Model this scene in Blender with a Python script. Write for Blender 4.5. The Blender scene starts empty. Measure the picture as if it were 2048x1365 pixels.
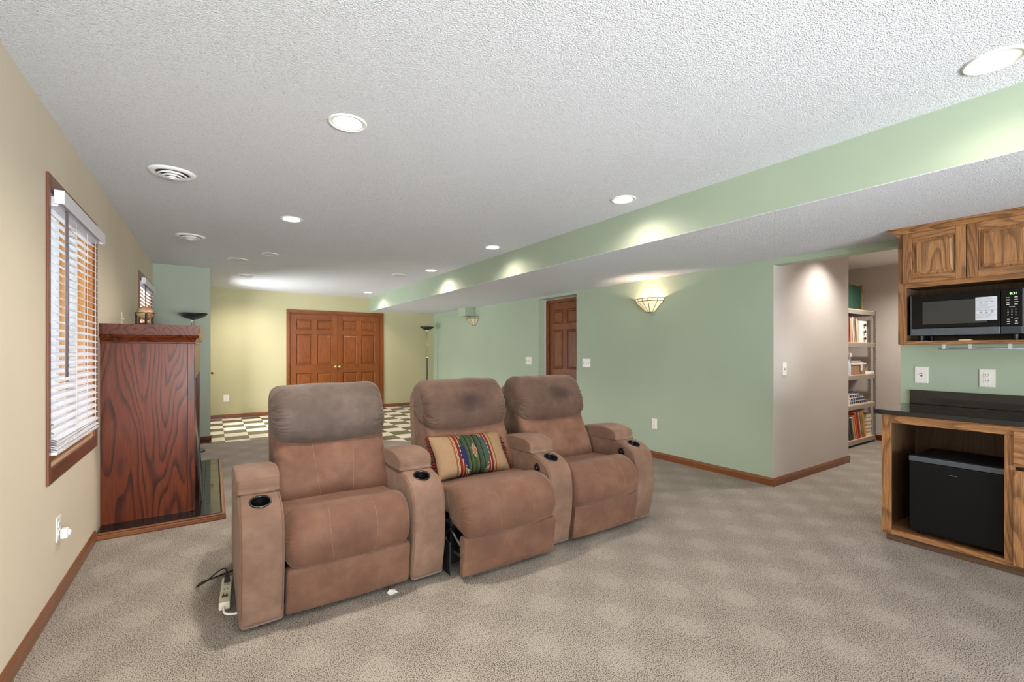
import bpy, bmesh, math, random
from math import sin, cos, pi, radians, sqrt, atan2, exp
from mathutils import Vector, Matrix, noise
random.seed(7)
S = bpy.context.scene
C = S.collection

# ------------------------------------------------------------------ camera
cd = bpy.data.cameras.new('camera'); cam = bpy.data.objects.new('camera', cd); C.objects.link(cam)
cam.location = (0, 0, 1.29); cam.rotation_euler = (radians(90), 0, radians(-33.503))
cd.sensor_width = 36; cd.lens = 906.58 * 36 / 2048; cd.shift_y = 0.00881; cd.clip_start = 0.05
S.camera = cam
# ------------------------------------------------------------------ exposure, world
S.view_settings.view_transform = 'Standard'; S.view_settings.look = 'None'
S.view_settings.gamma = 1; S.view_settings.use_curve_mapping = False
S.view_settings.exposure = 0.34
S.cycles.max_bounces = 10; S.cycles.diffuse_bounces = 6; S.cycles.sample_clamp_indirect = 8
W = bpy.data.worlds.new('sky'); S.world = W; W.use_nodes = True
bg = W.node_tree.nodes['Background']; bg.inputs[0].default_value = (0.80, 0.90, 1.0, 1); bg.inputs[1].default_value = 1.0

def area(name, loc, rot, sx, sy, power, col, spread=180):
    d = bpy.data.lights.new(name, 'AREA'); d.shape = 'RECTANGLE'; d.size = sx; d.size_y = sy
    d.energy = power; d.color = col; d.spread = radians(spread)
    o = bpy.data.objects.new(name, d); C.objects.link(o); o.location = loc; o.rotation_euler = rot; return o
# two added fill lamps out of view, then daylight by windows and glazed door
area('added_fill_rear', (1.1, -3.3, 0.85), (radians(112), 0, 0), 3.2, 1.4, 168, (0.94, 0.97, 1.0), 110)
area('added_fill_side', (-0.45, -1.6, 1.2), (0, radians(-146), 0), 1.7, 2.6, 25, (0.94, 0.97, 1.0))
area('daylight_window_1', (-0.95, 3.62, 1.45), (0, radians(-105), 0), 1.3, 1.1, 5, (0.90, 0.95, 1.0))
area('daylight_window_2', (-0.95, 6.95, 1.45), (0, radians(-105), 0), 1.3, 1.2, 7, (0.90, 0.95, 1.0))
area('daylight_glazed_door', (-1.0, 8.87, 0.85), (0, radians(-95), 0), 1.4, 2.4, 320, (0.95, 0.97, 1.0))

sd = bpy.data.lights.new('sun', 'SUN'); sd.energy = 1.2; sd.angle = 0.02; sd.color = (1.0, 0.96, 0.9)
so = bpy.data.objects.new('sun', sd); C.objects.link(so); so.rotation_euler = Vector((-0.55, -0.25, -0.8)).to_track_quat('-Z', 'Y').to_euler()

# ------------------------------------------------------------------ materials
def dim(c, k): return tuple(v * k for v in c)
def lin(c): return tuple(((v / 255) / 12.92 if v / 255 <= 0.04045 else ((v / 255 + 0.055) / 1.055) ** 2.4) for v in c) + (1,)
MATS = {}
class NT:
    def __init__(s, name):
        m = bpy.data.materials.new(name); m.use_nodes = True; s.m = m; s.t = m.node_tree
        s.b = s.t.nodes['Principled BSDF']; MATS[name] = m
    def n(s, typ, **kw):
        nd = s.t.nodes.new(typ)
        for k, v in kw.items():
            if k.startswith('i_'): nd.inputs[int(k[2:])].default_value = v
            else: setattr(nd, k, v)
        return nd
    def l(s, a, b): s.t.links.new(a, b)
    def coord(s, scale=(1, 1, 1), kind='Object', rand=False):
        tc = s.n('ShaderNodeTexCoord'); mp = s.n('ShaderNodeMapping'); mp.inputs['Scale'].default_value = scale
        src = tc.outputs[kind]
        if rand:
            oi = s.n('ShaderNodeObjectInfo'); mu = s.n('ShaderNodeMath', operation='MULTIPLY'); mu.inputs[1].default_value = 17.3
            s.l(oi.outputs['Random'], mu.inputs[0]); ad = s.n('ShaderNodeVectorMath', operation='ADD')
            s.l(src, ad.inputs[0]); s.l(mu.outputs[0], ad.inputs[1]); src = ad.outputs[0]
        s.l(src, mp.inputs[0]); return mp.outputs[0]
    def ramp(s, src, stops):
        r = s.n('ShaderNodeValToRGB'); e = r.color_ramp.elements
        while len(e) < len(stops): e.new(0.5)
        for i, (p, c) in enumerate(stops): e[i].position = p; e[i].color = c if len(c) == 4 else tuple(c) + (1,)
        s.l(src, r.inputs[0]); return r.outputs[0]
    def noise(s, vec, scale, detail=3, rough=0.5):
        x = s.n('ShaderNodeTexNoise'); x.inputs['Scale'].default_value = scale; x.inputs['Detail'].default_value = detail
        x.inputs['Roughness'].default_value = rough; s.l(vec, x.inputs['Vector']); return x.outputs['Fac']
    def math(s, op, a, b=None, clamp=False):
        x = s.n('ShaderNodeMath', operation=op); x.use_clamp = clamp
        for i, v in enumerate((a, b)):
            if v is None: continue
            if isinstance(v, (int, float)): x.inputs[i].default_value = v
            else: s.l(v, x.inputs[i])
        return x.outputs[0]
    def mix(s, fac, a, b):
        x = s.n('ShaderNodeMix'); x.data_type = 'RGBA'
        for i, v in ((0, fac), (6, a), (7, b)):
            if isinstance(v, (int, float, tuple)): x.inputs[i].default_value = v
            else: s.l(v, x.inputs[i])
        return x.outputs[2]
    def bump(s, h, strength, dist):
        x = s.n('ShaderNodeBump'); x.inputs['Strength'].default_value = strength; x.inputs['Distance'].default_value = dist
        s.l(h, x.inputs['Height']); s.l(x.outputs[0], s.b.inputs['Normal'])
    def set(s, color=None, rough=0.5, metal=0, spec=None, **kw):
        if color is not None:
            if isinstance(color, tuple): s.b.inputs['Base Color'].default_value = color
            else: s.l(color, s.b.inputs['Base Color'])
        s.b.inputs['Roughness'].default_value = rough; s.b.inputs['Metallic'].default_value = metal
        if spec is not None: s.b.inputs['Specular IOR Level'].default_value = spec
        for k, v in kw.items(): s.b.inputs[k.replace('_', ' ')].default_value = v
        return s.m
def plain(name, rgb, rough=0.5, metal=0, var=0.06, scale=30, spec=None, **kw):
    t = NT(name); v = t.coord(); c = lin(rgb); d = tuple(x * (1 - var) for x in c[:3]) + (1,); l2 = tuple(min(1, x * (1 + var)) for x in c[:3]) + (1,)
    return t.set(t.ramp(t.noise(v, scale, 3), [(0.3, d), (0.7, l2)]), rough, metal, spec, **kw)
def paint(name, rgb, bump=0.12):
    t = NT(name); v = t.coord(); c = lin(rgb)
    col = t.ramp(t.noise(v, 1.3, 3), [(0.3, tuple(x * 0.965 for x in c[:3])), (0.7, tuple(x * 1.03 for x in c[:3]))])
    t.bump(t.noise(v, 160, 3), bump, 0.002); return t.set(col, 0.6, spec=0.35)
paint_mint = paint('paint_mint_green', (168, 184, 162))
paint_left = paint('paint_green_left_lit', (216, 205, 182))  # green wall paint with the left wall's warm light mixed into its colour
paint_return = paint('paint_grey_green', (166, 177, 160))
paint_back = paint('paint_green_back_lit', (184, 178, 142))  # same green; the back wall's warm glow is put into this colour
paint_hall = paint('paint_warm_grey', (196, 188, 181))
paint_plain = paint('paint_cream', (205, 200, 185))

def popcorn(name, rgb):
    t = NT(name); v = t.coord(); c = lin(rgb)
    n1 = t.noise(v, 165, 3, 0.60); n2 = t.noise(v, 260, 2)
    h = t.math('ADD', t.math('MULTIPLY', n1, 1.0), t.math('MULTIPLY', n2, 0.4))
    t.bump(h, 1.0, 0.013)
    col = t.ramp(n1, [(0.30, tuple(x * 0.80 for x in c[:3])), (0.46, c[:3]), (0.7, tuple(min(1, x * 1.04) for x in c[:3]))])
    return t.set(col, 0.9, spec=0.2)
ceil_mat = popcorn('popcorn_ceiling', (236, 239, 244))

def carpet():
    t = NT('loop_carpet'); v = t.coord()
    # woven blocks: squares on a staggered lattice, 0.215 x 0.247 m cells
    sep = t.n('ShaderNodeSeparateXYZ'); t.l(v, sep.inputs[0])
    wob = t.noise(v, 9, 2)
    wobs = t.math('MULTIPLY', t.math('SUBTRACT', wob, 0.5), 0.9)
    cx = t.math('SINE', t.math('ADD', t.math('MULTIPLY', t.math('SUBTRACT', sep.outputs[0], 3.354), pi / 0.430), wobs))
    cx = t.math('COSINE', t.math('ADD', t.math('MULTIPLY', t.math('SUBTRACT', sep.outputs[0], 3.354), pi / 0.215), wobs))
    cy = t.math('COSINE', t.math('ADD', t.math('MULTIPLY', t.math('SUBTRACT', sep.outputs[1], 2.066), pi / 0.247), wobs))
    blk = t.math('MULTIPLY', cx, cy)                       # +1 light block centre, -1 dark
    light = t.ramp(t.math('ADD', blk, t.math('MULTIPLY', t.math('SUBTRACT', t.noise(v, 45, 2), 0.5), 0.9)), [(0.30, (0, 0, 0)), (0.60, (1, 1, 1))])
    dark = t.ramp(t.math('MULTIPLY', blk, -1), [(0.30, (0, 0, 0)), (0.75, (1, 1, 1))])
    big = t.noise(v, 1.7, 3)
    vo = t.n('ShaderNodeTexVoronoi'); vo.inputs['Scale'].default_value = 210; t.l(v, vo.inputs['Vector'])
    fl = t.noise(v, 215, 2, 0.5)
    thr = t.math('ADD', t.math('MULTIPLY', dark, 0.016), t.math('MULTIPLY', light, -0.036))
    thr = t.math('ADD', thr, t.math('MULTIPLY', t.math('SUBTRACT', big, 0.5), 0.05))
    fs = t.math('SUBTRACT', t.math('ADD', fl, thr), 0.5)
    fleck = t.ramp(t.math('ADD', t.math('MULTIPLY', fs, 3.8), 0.345), [(0.44, (0, 0, 0)), (0.56, (1, 1, 1))])
    loops = t.ramp(vo.outputs['Distance'], [(0.0, (1, 1, 1)), (0.7, (0.35, 0.35, 0.35))])
    base = t.mix(light, lin((174, 167, 157)), lin((182, 175, 165)))
    base = t.mix(t.ramp(t.noise(v, 420, 1), [(0.4, (0, 0, 0)), (0.6, (1, 1, 1))]), base, lin((150, 141, 130)))
    col = t.mix(t.math('MULTIPLY', fleck, 0.92), base, lin((66, 57, 47)))
    rib = t.ramp(t.math('SINE', t.math('MULTIPLY', sep.outputs[0], 2 * pi / 0.0095)), [(0.30, (0, 0, 0)), (0.75, (1, 1, 1))])
    col = t.mix(t.math('MULTIPLY', t.math('MULTIPLY', rib, light), 0.24), col, lin((92, 82, 70)))
    h = t.math('ADD', t.math('MULTIPLY', loops, 0.7), t.math('MULTIPLY', fl, -0.5))
    t.bump(h, 0.7, 0.005)
    return t.set(col, 0.95, spec=0.1)
carpet_mat = carpet()

def wood(name, light, mid, dark, axis=2, ring=9, stretch=0.16, rough=0.35, coat=0.25, pore=1.0, vein=0.5, spec=0.4):
    t = NT(name); sc = [1, 1, 1]; sc[axis] = stretch
    v = t.coord(tuple(sc), rand=True)
    n0 = t.noise(v, 3.4, 2, 0.4)
    n1 = t.noise(v, 22, 3)
    sc2 = [1, 1, 1]; sc2[axis] = 0.025
    v2 = t.coord(tuple(sc2), rand=True)
    pores = t.noise(v2, 300, 2, 0.6); streak = t.noise(v2, 60, 3, 0.6)
    ringv = t.math('ADD', t.math('MULTIPLY', n0, ring), t.math('MULTIPLY', n1, 0.16))
    saw = t.math('FRACT', ringv)
    line = t.ramp(saw, [(0.0, (0.5, 0.5, 0.5)), (0.10, (0, 0, 0)), (0.55, (0.05, 0.05, 0.05)), (0.86, (0.9, 0.9, 0.9)), (1.0, (1, 1, 1))])
    line = t.math('MULTIPLY', line, t.ramp(streak, [(0.30, (0.4, 0.4, 0.4)), (0.6, (1, 1, 1))]))
    col = t.mix(t.ramp(t.noise(v, 1.4, 2), [(0.35, (0, 0, 0)), (0.7, (1, 1, 1))]), lin(light), lin(mid))
    col = t.mix(t.math('MULTIPLY', line, vein), col, lin(dark))
    pm = t.ramp(pores, [(0.40, (1, 1, 1)), (0.55, (0, 0, 0))])
    col = t.mix(t.math('MULTIPLY', pm, 0.30 * pore), col, lin(dark))
    t.bump(pores, 0.12, 0.001)
    t.set(col, rough, spec=spec); t.b.inputs['Coat Weight'].default_value = coat; t.b.inputs['Coat Roughness'].default_value = 0.12
    return t.m
def woodset(nm, l, m, d, **kw): return [wood(f'{nm}_along_{a}', l, m, d, axis=i, **kw) for i, a in enumerate('xyz')]
oak_trim = woodset('oak_trim', (138, 86, 48), (118, 68, 36), (78, 44, 24), ring=14, vein=.45)
oak_door = woodset('oak_door', (138, 80, 34), (118, 62, 24), (82, 42, 19), ring=16, vein=.40, coat=0, spec=.3)
oak_cab = woodset('oak_cabinet', (178, 130, 84), (152, 104, 63), (62, 40, 28), ring=32, pore=1.5, vein=.68, rough=0.4, coat=0.15)
oak_dark = woodset('oak_interior', (120, 92, 66), (98, 74, 54), (58, 42, 32), ring=20, rough=0.5, coat=0.05)
cherry = woodset('cherry_stained_oak', (120, 54, 24), (84, 36, 16), (22, 11, 8), ring=24, vein=.85, rough=0.3, coat=0.04, spec=.22)
pine = woodset('pine_sash', (214, 150, 76), (196, 128, 60), (150, 88, 40), ring=4)
sill_wood = wood('pine_sill_daylit', (222, 190, 160), (212, 176, 144), (180, 136, 100), axis=0, ring=4, vein=.2)  # pine made lighter, the glare at the window put into its colour
win_trim = woodset('walnut_casing', (136, 84, 58), (112, 66, 46), (66, 38, 28), ring=5)

def suede(name, c1, c2, c3, stain=None):
    t = NT(name); v = t.coord(rand=True)
    n = t.noise(v, 4.0, 4, 0.55); n2 = t.noise(v, 20, 3)
    f = t.math('ADD', t.math('MULTIPLY', n, 0.75), t.math('MULTIPLY', n2, 0.25))
    col = t.ramp(f, [(0.28, lin(c3)), (0.50, lin(c1)), (0.74, lin(c2))])
    if stain is not None:
        g = t.n('ShaderNodeVectorMath', operation='DISTANCE'); v0 = t.coord((1, 1, 1.6)); t.l(v0, g.inputs[0]); g.inputs[1].default_value = (stain[0], stain[1], stain[2] * 1.6)
        m = t.ramp(t.math('ADD', g.outputs['Value'], t.math('MULTIPLY', n2, 0.06)), [(0.07, (1, 1, 1)), (0.18, (0, 0, 0))])
        col = t.mix(t.math('MULTIPLY', m, 0.8), col, lin((40, 26, 24)))
    wr = t.noise(v, 28, 4, 0.6); fine = t.noise(v, 420, 2)
    t.bump(t.math('ADD', t.math('MULTIPLY', wr, 1.0), t.math('MULTIPLY', fine, 0.15)), 0.35, 0.006)
    t.set(col, 0.72, spec=0.3); t.b.inputs['Sheen Weight'].default_value = 0.28; t.b.inputs['Sheen Roughness'].default_value = 0.45
    t.b.inputs['Sheen Tint'].default_value = lin((226, 204, 186)); return t.m
suede_arm = suede('suede_arm', (108, 82, 66), (130, 104, 88), (90, 66, 52))
suede_seat = suede('suede_seat', (96, 66, 50), (118, 86, 67), (78, 51, 37))
suede_back = suede('suede_back', (150, 104, 80), (166, 120, 94), (128, 84, 62))
seam_mat = plain('seam_thread', (124, 90, 68), 0.8)
piping_dark = plain('dark_piping_cord', (96, 68, 52), 0.8)  # darker brown piping of the arm seams
black_plastic = plain('black_plastic', (24, 24, 26), 0.35)
black_cup = plain('black_cup_lining', (12, 12, 13), 0.25)
black_metal = plain('black_metal', (22, 22, 24), 0.5)
white_plastic = plain('white_plastic', (236, 234, 228), 0.35, var=0.015)
ivory_plastic = plain('ivory_plastic', (222, 218, 196), 0.4, var=0.02)
slot_dark = plain('slot_dark', (50, 48, 46), 0.6)
white_enamel = plain('white_enamel', (238, 238, 238), 0.45, var=0.01)
speaker_white = plain('speaker_grille_white', (206, 207, 210), 0.7, var=0.02)
vent_shadow = plain('vent_throat', (70, 70, 72), 0.7)
brass = plain('brass', (214, 176, 96), 0.25, 1.0, var=0.04)
chrome = plain('chrome', (205, 208, 212), 0.15, 1.0, var=0.02)
granite = None
def granite_mat():
    t = NT('black_granite'); v = t.coord()
    n = t.noise(v, 240, 3, 0.7)
    col = t.ramp(n, [(0.52, lin((16, 16, 18))), (0.64, lin((34, 34, 36))), (0.74, lin((92, 92, 96)))])
    return t.set(col, 0.06, spec=0.6)
granite = granite_mat()
grout = plain('dark_grout', (40, 38, 36), 0.8)
def tile_mat(name, a, b):
    t = NT(name); v = t.coord(rand=True)
    col = t.ramp(t.noise(v, 9, 5, 0.6), [(0.35, lin(a)), (0.65, lin(b))])
    return t.set(col, 0.25, spec=0.5)
tile_white = tile_mat('vinyl_tile_cream', (226, 216, 196), (240, 232, 214))
tile_black = tile_mat('vinyl_tile_olive_black', (72, 68, 50), (94, 90, 68))
tile_bed_mat = plain('tile_bed', (120, 112, 96), 0.8)
def emit(name, rgb, strength, base=(255, 255, 255)):
    t = NT(name); t.set(lin(base), 0.5); t.b.inputs['Emission Color'].default_value = lin(rgb); t.b.inputs['Emission Strength'].default_value = strength; return t.m
lamp_emit = emit('lamp_lens', (255, 246, 226), 6)
baffle = plain('can_baffle_white', (240, 238, 232), 0.5, var=0.01)
blind_mat = plain('white_faux_wood', (232, 231, 236), 0.4, var=0.02)
cord_mat = plain('white_cord', (214, 206, 196), 0.7)
wand_mat = plain('grey_wand', (110, 100, 104), 0.35)
glass_t = NT('window_glass')
def thin_glass(t, tint=(1, 1, 1, 1), refl=0.10):
    nt = t.t; nt.nodes.remove(t.b)
    tr = nt.nodes.new('ShaderNodeBsdfTransparent'); tr.inputs[0].default_value = tint
    gl = nt.nodes.new('ShaderNodeBsdfGlossy'); gl.inputs['Roughness'].default_value = 0.02
    lw = nt.nodes.new('ShaderNodeLayerWeight'); lw.inputs['Blend'].default_value = 0.5; fr = t.n('ShaderNodeMath', operation='MULTIPLY_ADD')
    pw = t.n('ShaderNodeMath', operation='POWER'); pw.inputs[1].default_value = 5; nt.links.new(lw.outputs['Facing'], pw.inputs[0]); nt.links.new(pw.outputs[0], fr.inputs[0]); fr.inputs[1].default_value = 0.6; fr.inputs[2].default_value = 0.03
    mx = nt.nodes.new('ShaderNodeMixShader'); nt.links.new(fr.outputs[0], mx.inputs[0]); nt.links.new(tr.outputs[0], mx.inputs[1]); nt.links.new(gl.outputs[0], mx.inputs[2])
    nt.links.new(mx.outputs[0], nt.nodes['Material Output'].inputs[0]); return t.m
glass = thin_glass(glass_t)

# ------------------------------------------------------------------ mesh helpers
class MB:
    def __init__(s): s.v = []; s.f = []; s.mi = []; s.cur = 0
    def add(s, vs, fs):
        b = len(s.v); s.v += [tuple(p) for p in vs]; s.f += [tuple(i + b for i in f) for f in fs]; s.mi += [s.cur] * len(fs); return s
    def box(s, x0, x1, y0, y1, z0, z1):
        x0, x1 = min(x0, x1), max(x0, x1); y0, y1 = min(y0, y1), max(y0, y1); z0, z1 = min(z0, z1), max(z0, z1)
        return s.add([(x0, y0, z0), (x1, y0, z0), (x1, y1, z0), (x0, y1, z0), (x0, y0, z1), (x1, y0, z1), (x1, y1, z1), (x0, y1, z1)],
                     [(0, 3, 2, 1), (4, 5, 6, 7), (0, 1, 5, 4), (1, 2, 6, 5), (2, 3, 7, 6), (3, 0, 4, 7)])
    def tube(s, pts, r, n=8, caps=True):
        pts = [Vector(p) for p in pts]; rings = []; up = Vector((0, 0, 1)); prev = None
        for i, p in enumerate(pts):
            d = (pts[min(i + 1, len(pts) - 1)] - pts[max(i - 1, 0)]).normalized()
            a = prev if prev is not None else (Vector((1, 0, 0)) if abs(d.z) > 0.9 else up)
            a = (a - d * a.dot(d)); a = a.normalized() if a.length > 1e-6 else d.orthogonal().normalized()
            b = d.cross(a); prev = a; rr = r[i] if isinstance(r, (list, tuple)) else r
            rings.append([p + (a * cos(2 * pi * k / n) + b * sin(2 * pi * k / n)) * rr for k in range(n)])
        vs = [q for R in rings for q in R]; fs = []
        for i in range(len(rings) - 1):
            for k in range(n): fs.append((i * n + k, i * n + (k + 1) % n, (i + 1) * n + (k + 1) % n, (i + 1) * n + k))
        if caps: fs += [tuple(range(n))[::-1], tuple((len(rings) - 1) * n + k for k in range(n))]
        return s.add(vs, fs)
    def lathe(s, prof, c=(0, 0, 0), n=32, axis='z', a0=0, a1=2 * pi):
        full = abs(a1 - a0 - 2 * pi) < 1e-6; m = n if full else n + 1; vs = []
        for r, z in prof:
            for k in range(m):
                a = a0 + (a1 - a0) * k / n; p = (r * cos(a), r * sin(a), z)
                if axis == 'y': p = (p[0], z, p[1])
                if axis == 'x': p = (z, p[0], p[1])
                vs.append((p[0] + c[0], p[1] + c[1], p[2] + c[2]))
        fs = []
        for i in range(len(prof) - 1):
            for k in range(n): fs.append((i * m + k, i * m + (k + 1) % m, (i + 1) * m + (k + 1) % m, (i + 1) * m + k))
        return s.add(vs, fs)
    def prism(s, poly, y0, y1, axis='y'):
        def P(a, b, t): return (a, t, b) if axis == 'y' else ((t, a, b) if axis == 'x' else (a, b, t))
        n = len(poly); vs = [P(a, b, y0) for a, b in poly] + [P(a, b, y1) for a, b in poly]
        return s.add(vs, [tuple(range(n)), tuple(range(2 * n - 1, n - 1, -1))] + [(i, i + n, (i + 1) % n + n, (i + 1) % n) for i in range(n)])
    def rect_loop(s, rings):   # rings of 4-corner loops, stitched
        n = len(rings[0]); vs = [p for r in rings for p in r]; fs = []
        for i in range(len(rings) - 1):
            for k in range(n): fs.append((i * n + k, i * n + (k + 1) % n, (i + 1) * n + (k + 1) % n, (i + 1) * n + k))
        fs.append(tuple((len(rings) - 1) * n + k for k in range(n))); return s.add(vs, fs)
    def build(s, name, mat=None, parent=None, smooth=False, bevel=0, label=None, kind=None, seg=2, fix=True):
        me = bpy.data.meshes.new(name); me.from_pydata(s.v, [], s.f)
        mats = mat if isinstance(mat, (list, tuple)) else [mat]
        for m in mats: me.materials.append(m)
        if len(mats) > 1: me.polygons.foreach_set('material_index', s.mi)
        if fix:
            bm = bmesh.new(); bm.from_mesh(me); bmesh.ops.recalc_face_normals(bm, faces=bm.faces); bm.to_mesh(me); bm.free()
        if smooth: me.polygons.foreach_set('use_smooth', [True] * len(me.polygons))
        me.update()
        o = bpy.data.objects.new(name, me); C.objects.link(o)
        if parent: o.parent = parent
        if bevel:
            b = o.modifiers.new('bevel', 'BEVEL'); b.width = bevel; b.segments = seg; b.limit_method = 'ANGLE'; b.angle_limit = radians(40)
        if label: o['label'] = label
        if kind: o['kind'] = kind
        return o
def box(name, mat, parent, x0, x1, y0, y1, z0, z1, bevel=0, **kw): return MB().box(x0, x1, y0, y1, z0, z1).build(name, mat, parent, bevel=bevel, **kw)
def tag(o, label=None, cat=None, group=None, kind=None):
    for k, v in (('label', label), ('category', cat), ('group', group), ('kind', kind)):
        if v: o[k] = v
    return o
def thing(name, label, cat, loc=(0, 0, 0), rz=0, group=None, kind=None):
    o = bpy.data.objects.new(name, None); C.objects.link(o); o.location = loc; o.rotation_euler = (0, 0, radians(rz)); o.empty_display_size = 0.05
    return tag(o, label, cat, group, kind)
def copy_tree(o, parent=None):
    c = o.copy(); C.objects.link(c); c.parent = parent
    for ch in [x for x in S.objects if x.parent == o]: copy_tree(ch, c)
    return c
def struct(name, mb, mat, **kw):
    o = mb.build(name, mat, **kw); o['kind'] = 'structure'; return o
def text_mesh(body, size):
    cu = bpy.data.curves.new('txt', 'FONT'); cu.body = body; cu.size = size; cu.align_x = 'CENTER'; cu.align_y = 'CENTER'; cu.extrude = 0.0002; cu.resolution_u = 1
    o = bpy.data.objects.new('txt', cu); C.objects.link(o)
    bpy.context.view_layer.update()
    me = bpy.data.meshes.new_from_object(o.evaluated_get(bpy.context.evaluated_depsgraph_get()))
    vs = [tuple(v.co) for v in me.vertices]; fs = [tuple(p.vertices) for p in me.polygons]
    bpy.data.objects.remove(o); bpy.data.curves.remove(cu); bpy.data.meshes.remove(me); return vs, fs
def put_text(mb, body, size, x, y, z):      # upright, facing -y
    vs, fs = text_mesh(body, size); mb.add([(x + a, y - c, z + b) for a, b, c in vs], fs)
def resample(pts, n, closed=True):
    P = [Vector(p) for p in pts]; m = len(P); dense = []
    rng = m if closed else m - 1
    for i in range(rng):
        p0 = P[(i - 1) % m] if closed or i > 0 else P[i]; p1 = P[i]; p2 = P[(i + 1) % m]; p3 = P[(i + 2) % m] if closed or i + 2 < m else p2
        for k in range(12):
            t = k / 12
            dense.append(0.5 * ((2 * p1) + (p2 - p0) * t + (2 * p0 - 5 * p1 + 4 * p2 - p3) * t * t + (3 * p1 - p0 - 3 * p2 + p3) * t ** 3))
    if closed: dense.append(dense[0])
    else: dense.append(P[-1])
    L = [0]
    for a, b in zip(dense, dense[1:]): L.append(L[-1] + (b - a).length)
    out = []; j = 0; cnt = n if closed else n - 1
    for k in range(n):
        t = L[-1] * k / cnt
        while j < len(L) - 2 and L[j + 1] < t: j += 1
        f = (t - L[j]) / max(1e-9, L[j + 1] - L[j]); out.append(dense[j].lerp(dense[j + 1], min(1, f)))
    return out
class Cushion:
    """closed (y,z) outline swept along x with rounded ends"""
    def __init__(s, prof, x0, x1, r=0.03, n=72, bulge=0.0, disp=None, shift=None):
        s.P = resample([Vector((a, b)) for a, b in prof], n); s.x0 = x0; s.x1 = x1; s.r = r; s.n = n; s.bulge = bulge; s.disp = disp; s.shift = shift
        A = sum(s.P[i].x * s.P[(i + 1) % n].y - s.P[(i + 1) % n].x * s.P[i].y for i in range(n)); sg = 1 if A > 0 else -1
        s.N = []
        for i in range(n):
            d = (s.P[(i + 1) % n] - s.P[i - 1]).normalized(); s.N.append(Vector((d.y, -d.x)) * sg)
        s.c = sum(s.P, Vector((0, 0))) / n
    def pt(s, i, x, inset=0, shrink=1.0):
        q = 2 * (x - s.x0) / (s.x1 - s.x0) - 1
        p = s.P[i % s.n] + s.N[i % s.n] * s.bulge * (1 - q * q)
        if inset > 0:
            d = p - s.c; L = d.length; p = s.c + d * (1 - min(inset / max(L, 1e-6), 0.45))
        if s.disp: p = p + s.N[i % s.n] * s.disp(i / s.n, q, s.P[i % s.n])
        if s.shift: p = p + Vector(s.shift(q, s.P[i % s.n]))
        if shrink < 1: p = s.c + (p - s.c) * shrink
        return Vector((x, p.x, p.y))
    def build(s, name, mat, parent, nx=24, **kw):
        K = 5; xs = []
        for k in range(K + 1):
            a = pi / 2 * k / K; xs.append((s.x0 + s.r * (1 - sin(a)) , s.r * (1 - cos(a))))
        left = [(x, i) for x, i in xs][::-1]           # from the outermost ring inwards
        rings = [[s.pt(i, s.x0, s.r, sh) for i in range(s.n)] for sh in (0.02, 0.35, 0.7, 0.93)]
        for x, ins in left: rings.append([s.pt(i, x, ins) for i in range(s.n)])
        for k in range(1, nx):
            x = s.x0 + s.r + (s.x1 - s.x0 - 2 * s.r) * k / nx; rings.append([s.pt(i, x) for i in range(s.n)])
        for x, ins in left[::-1]: rings.append([s.pt(i, s.x0 + s.x1 - x, ins) for i in range(s.n)])
        rings += [[s.pt(i, s.x1, s.r, sh) for i in range(s.n)] for sh in (0.93, 0.7, 0.35, 0.02)]
        mb = MB(); vs = [p for R in rings for p in R]; fs = []; n = s.n
        for i in range(len(rings) - 1):
            for k in range(n): fs.append((i * n + k, i * n + (k + 1) % n, (i + 1) * n + (k + 1) % n, (i + 1) * n + k))
        fs += [tuple(range(n)), tuple((len(rings) - 1) * n + k for k in range(n))[::-1]]
        mb.add(vs, fs); return mb.build(name, mat, parent, smooth=True, **kw)
    def line(s, x, z0, z1, front=True, out=0.001, xf=None):   # points on the front surface between heights
        idx = sorted([i for i in range(s.n) if (s.N[i].x < 0.25 if front else True) and z0 <= s.P[i].y <= z1], key=lambda i: i)
        return [s.pt(i, x if xf is None else xf(s.P[i].y), -out) for i in idx]

# ------------------------------------------------------------------ room
XL, XR, YB, ZC, YN = -0.66, 4.43, 10.09, 2.445, -3.5
ZS = 2.15; XS = 2.91
def wall_x(name, x, th, segs, mat):      # wall in plane X=x, thickness th (signed, away from room); segs of (y0,y1,z0,z1)
    mb = MB()
    for y0, y1, z0, z1 in segs: mb.box(x, x + th, y0, y1, z0, z1)
    return struct(name, mb, mat)
W1 = (3.060, 4.055, 0.715, 2.068); W2 = (6.335, 7.50, 0.715, 2.078)
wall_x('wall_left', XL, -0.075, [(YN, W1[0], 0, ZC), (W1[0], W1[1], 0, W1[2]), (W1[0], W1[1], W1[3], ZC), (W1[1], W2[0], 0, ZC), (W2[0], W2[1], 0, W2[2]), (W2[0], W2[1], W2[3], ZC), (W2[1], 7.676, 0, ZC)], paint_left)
struct('wall_return', MB().box(XL, -0.135, 7.676, 7.80, 0, ZC).box(-0.135, -0.019, 7.676, 7.80, 0, ZC), paint_return)
wall_x('wall_passage', -0.035, -0.1, [(7.80, 8.45, 0, ZC), (9.30, YB, 0, ZC), (8.45, 9.30, 2.05, ZC)], paint_return)
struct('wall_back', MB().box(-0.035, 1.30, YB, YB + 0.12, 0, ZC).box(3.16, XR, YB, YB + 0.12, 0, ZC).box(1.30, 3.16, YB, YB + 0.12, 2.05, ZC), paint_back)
wall_x('wall_right', XR, 0.12, [(5.911, YB, 0, ZS), (4.989, 5.911, 2.11, ZS), (2.2115, 4.989, 0, ZS), (1.262, 2.2115, 2.095, ZS), (YN, 1.262, 0, ZS)], paint_mint)
struct('wall_soffit', MB().box(XS, XS + 0.02, YN, YB, ZS + .0042, ZC), paint_mint)
struct('ceiling_soffit', MB().box(XS, 4.56, YN, YB, ZS, ZS + 0.004), ceil_mat)
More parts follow.
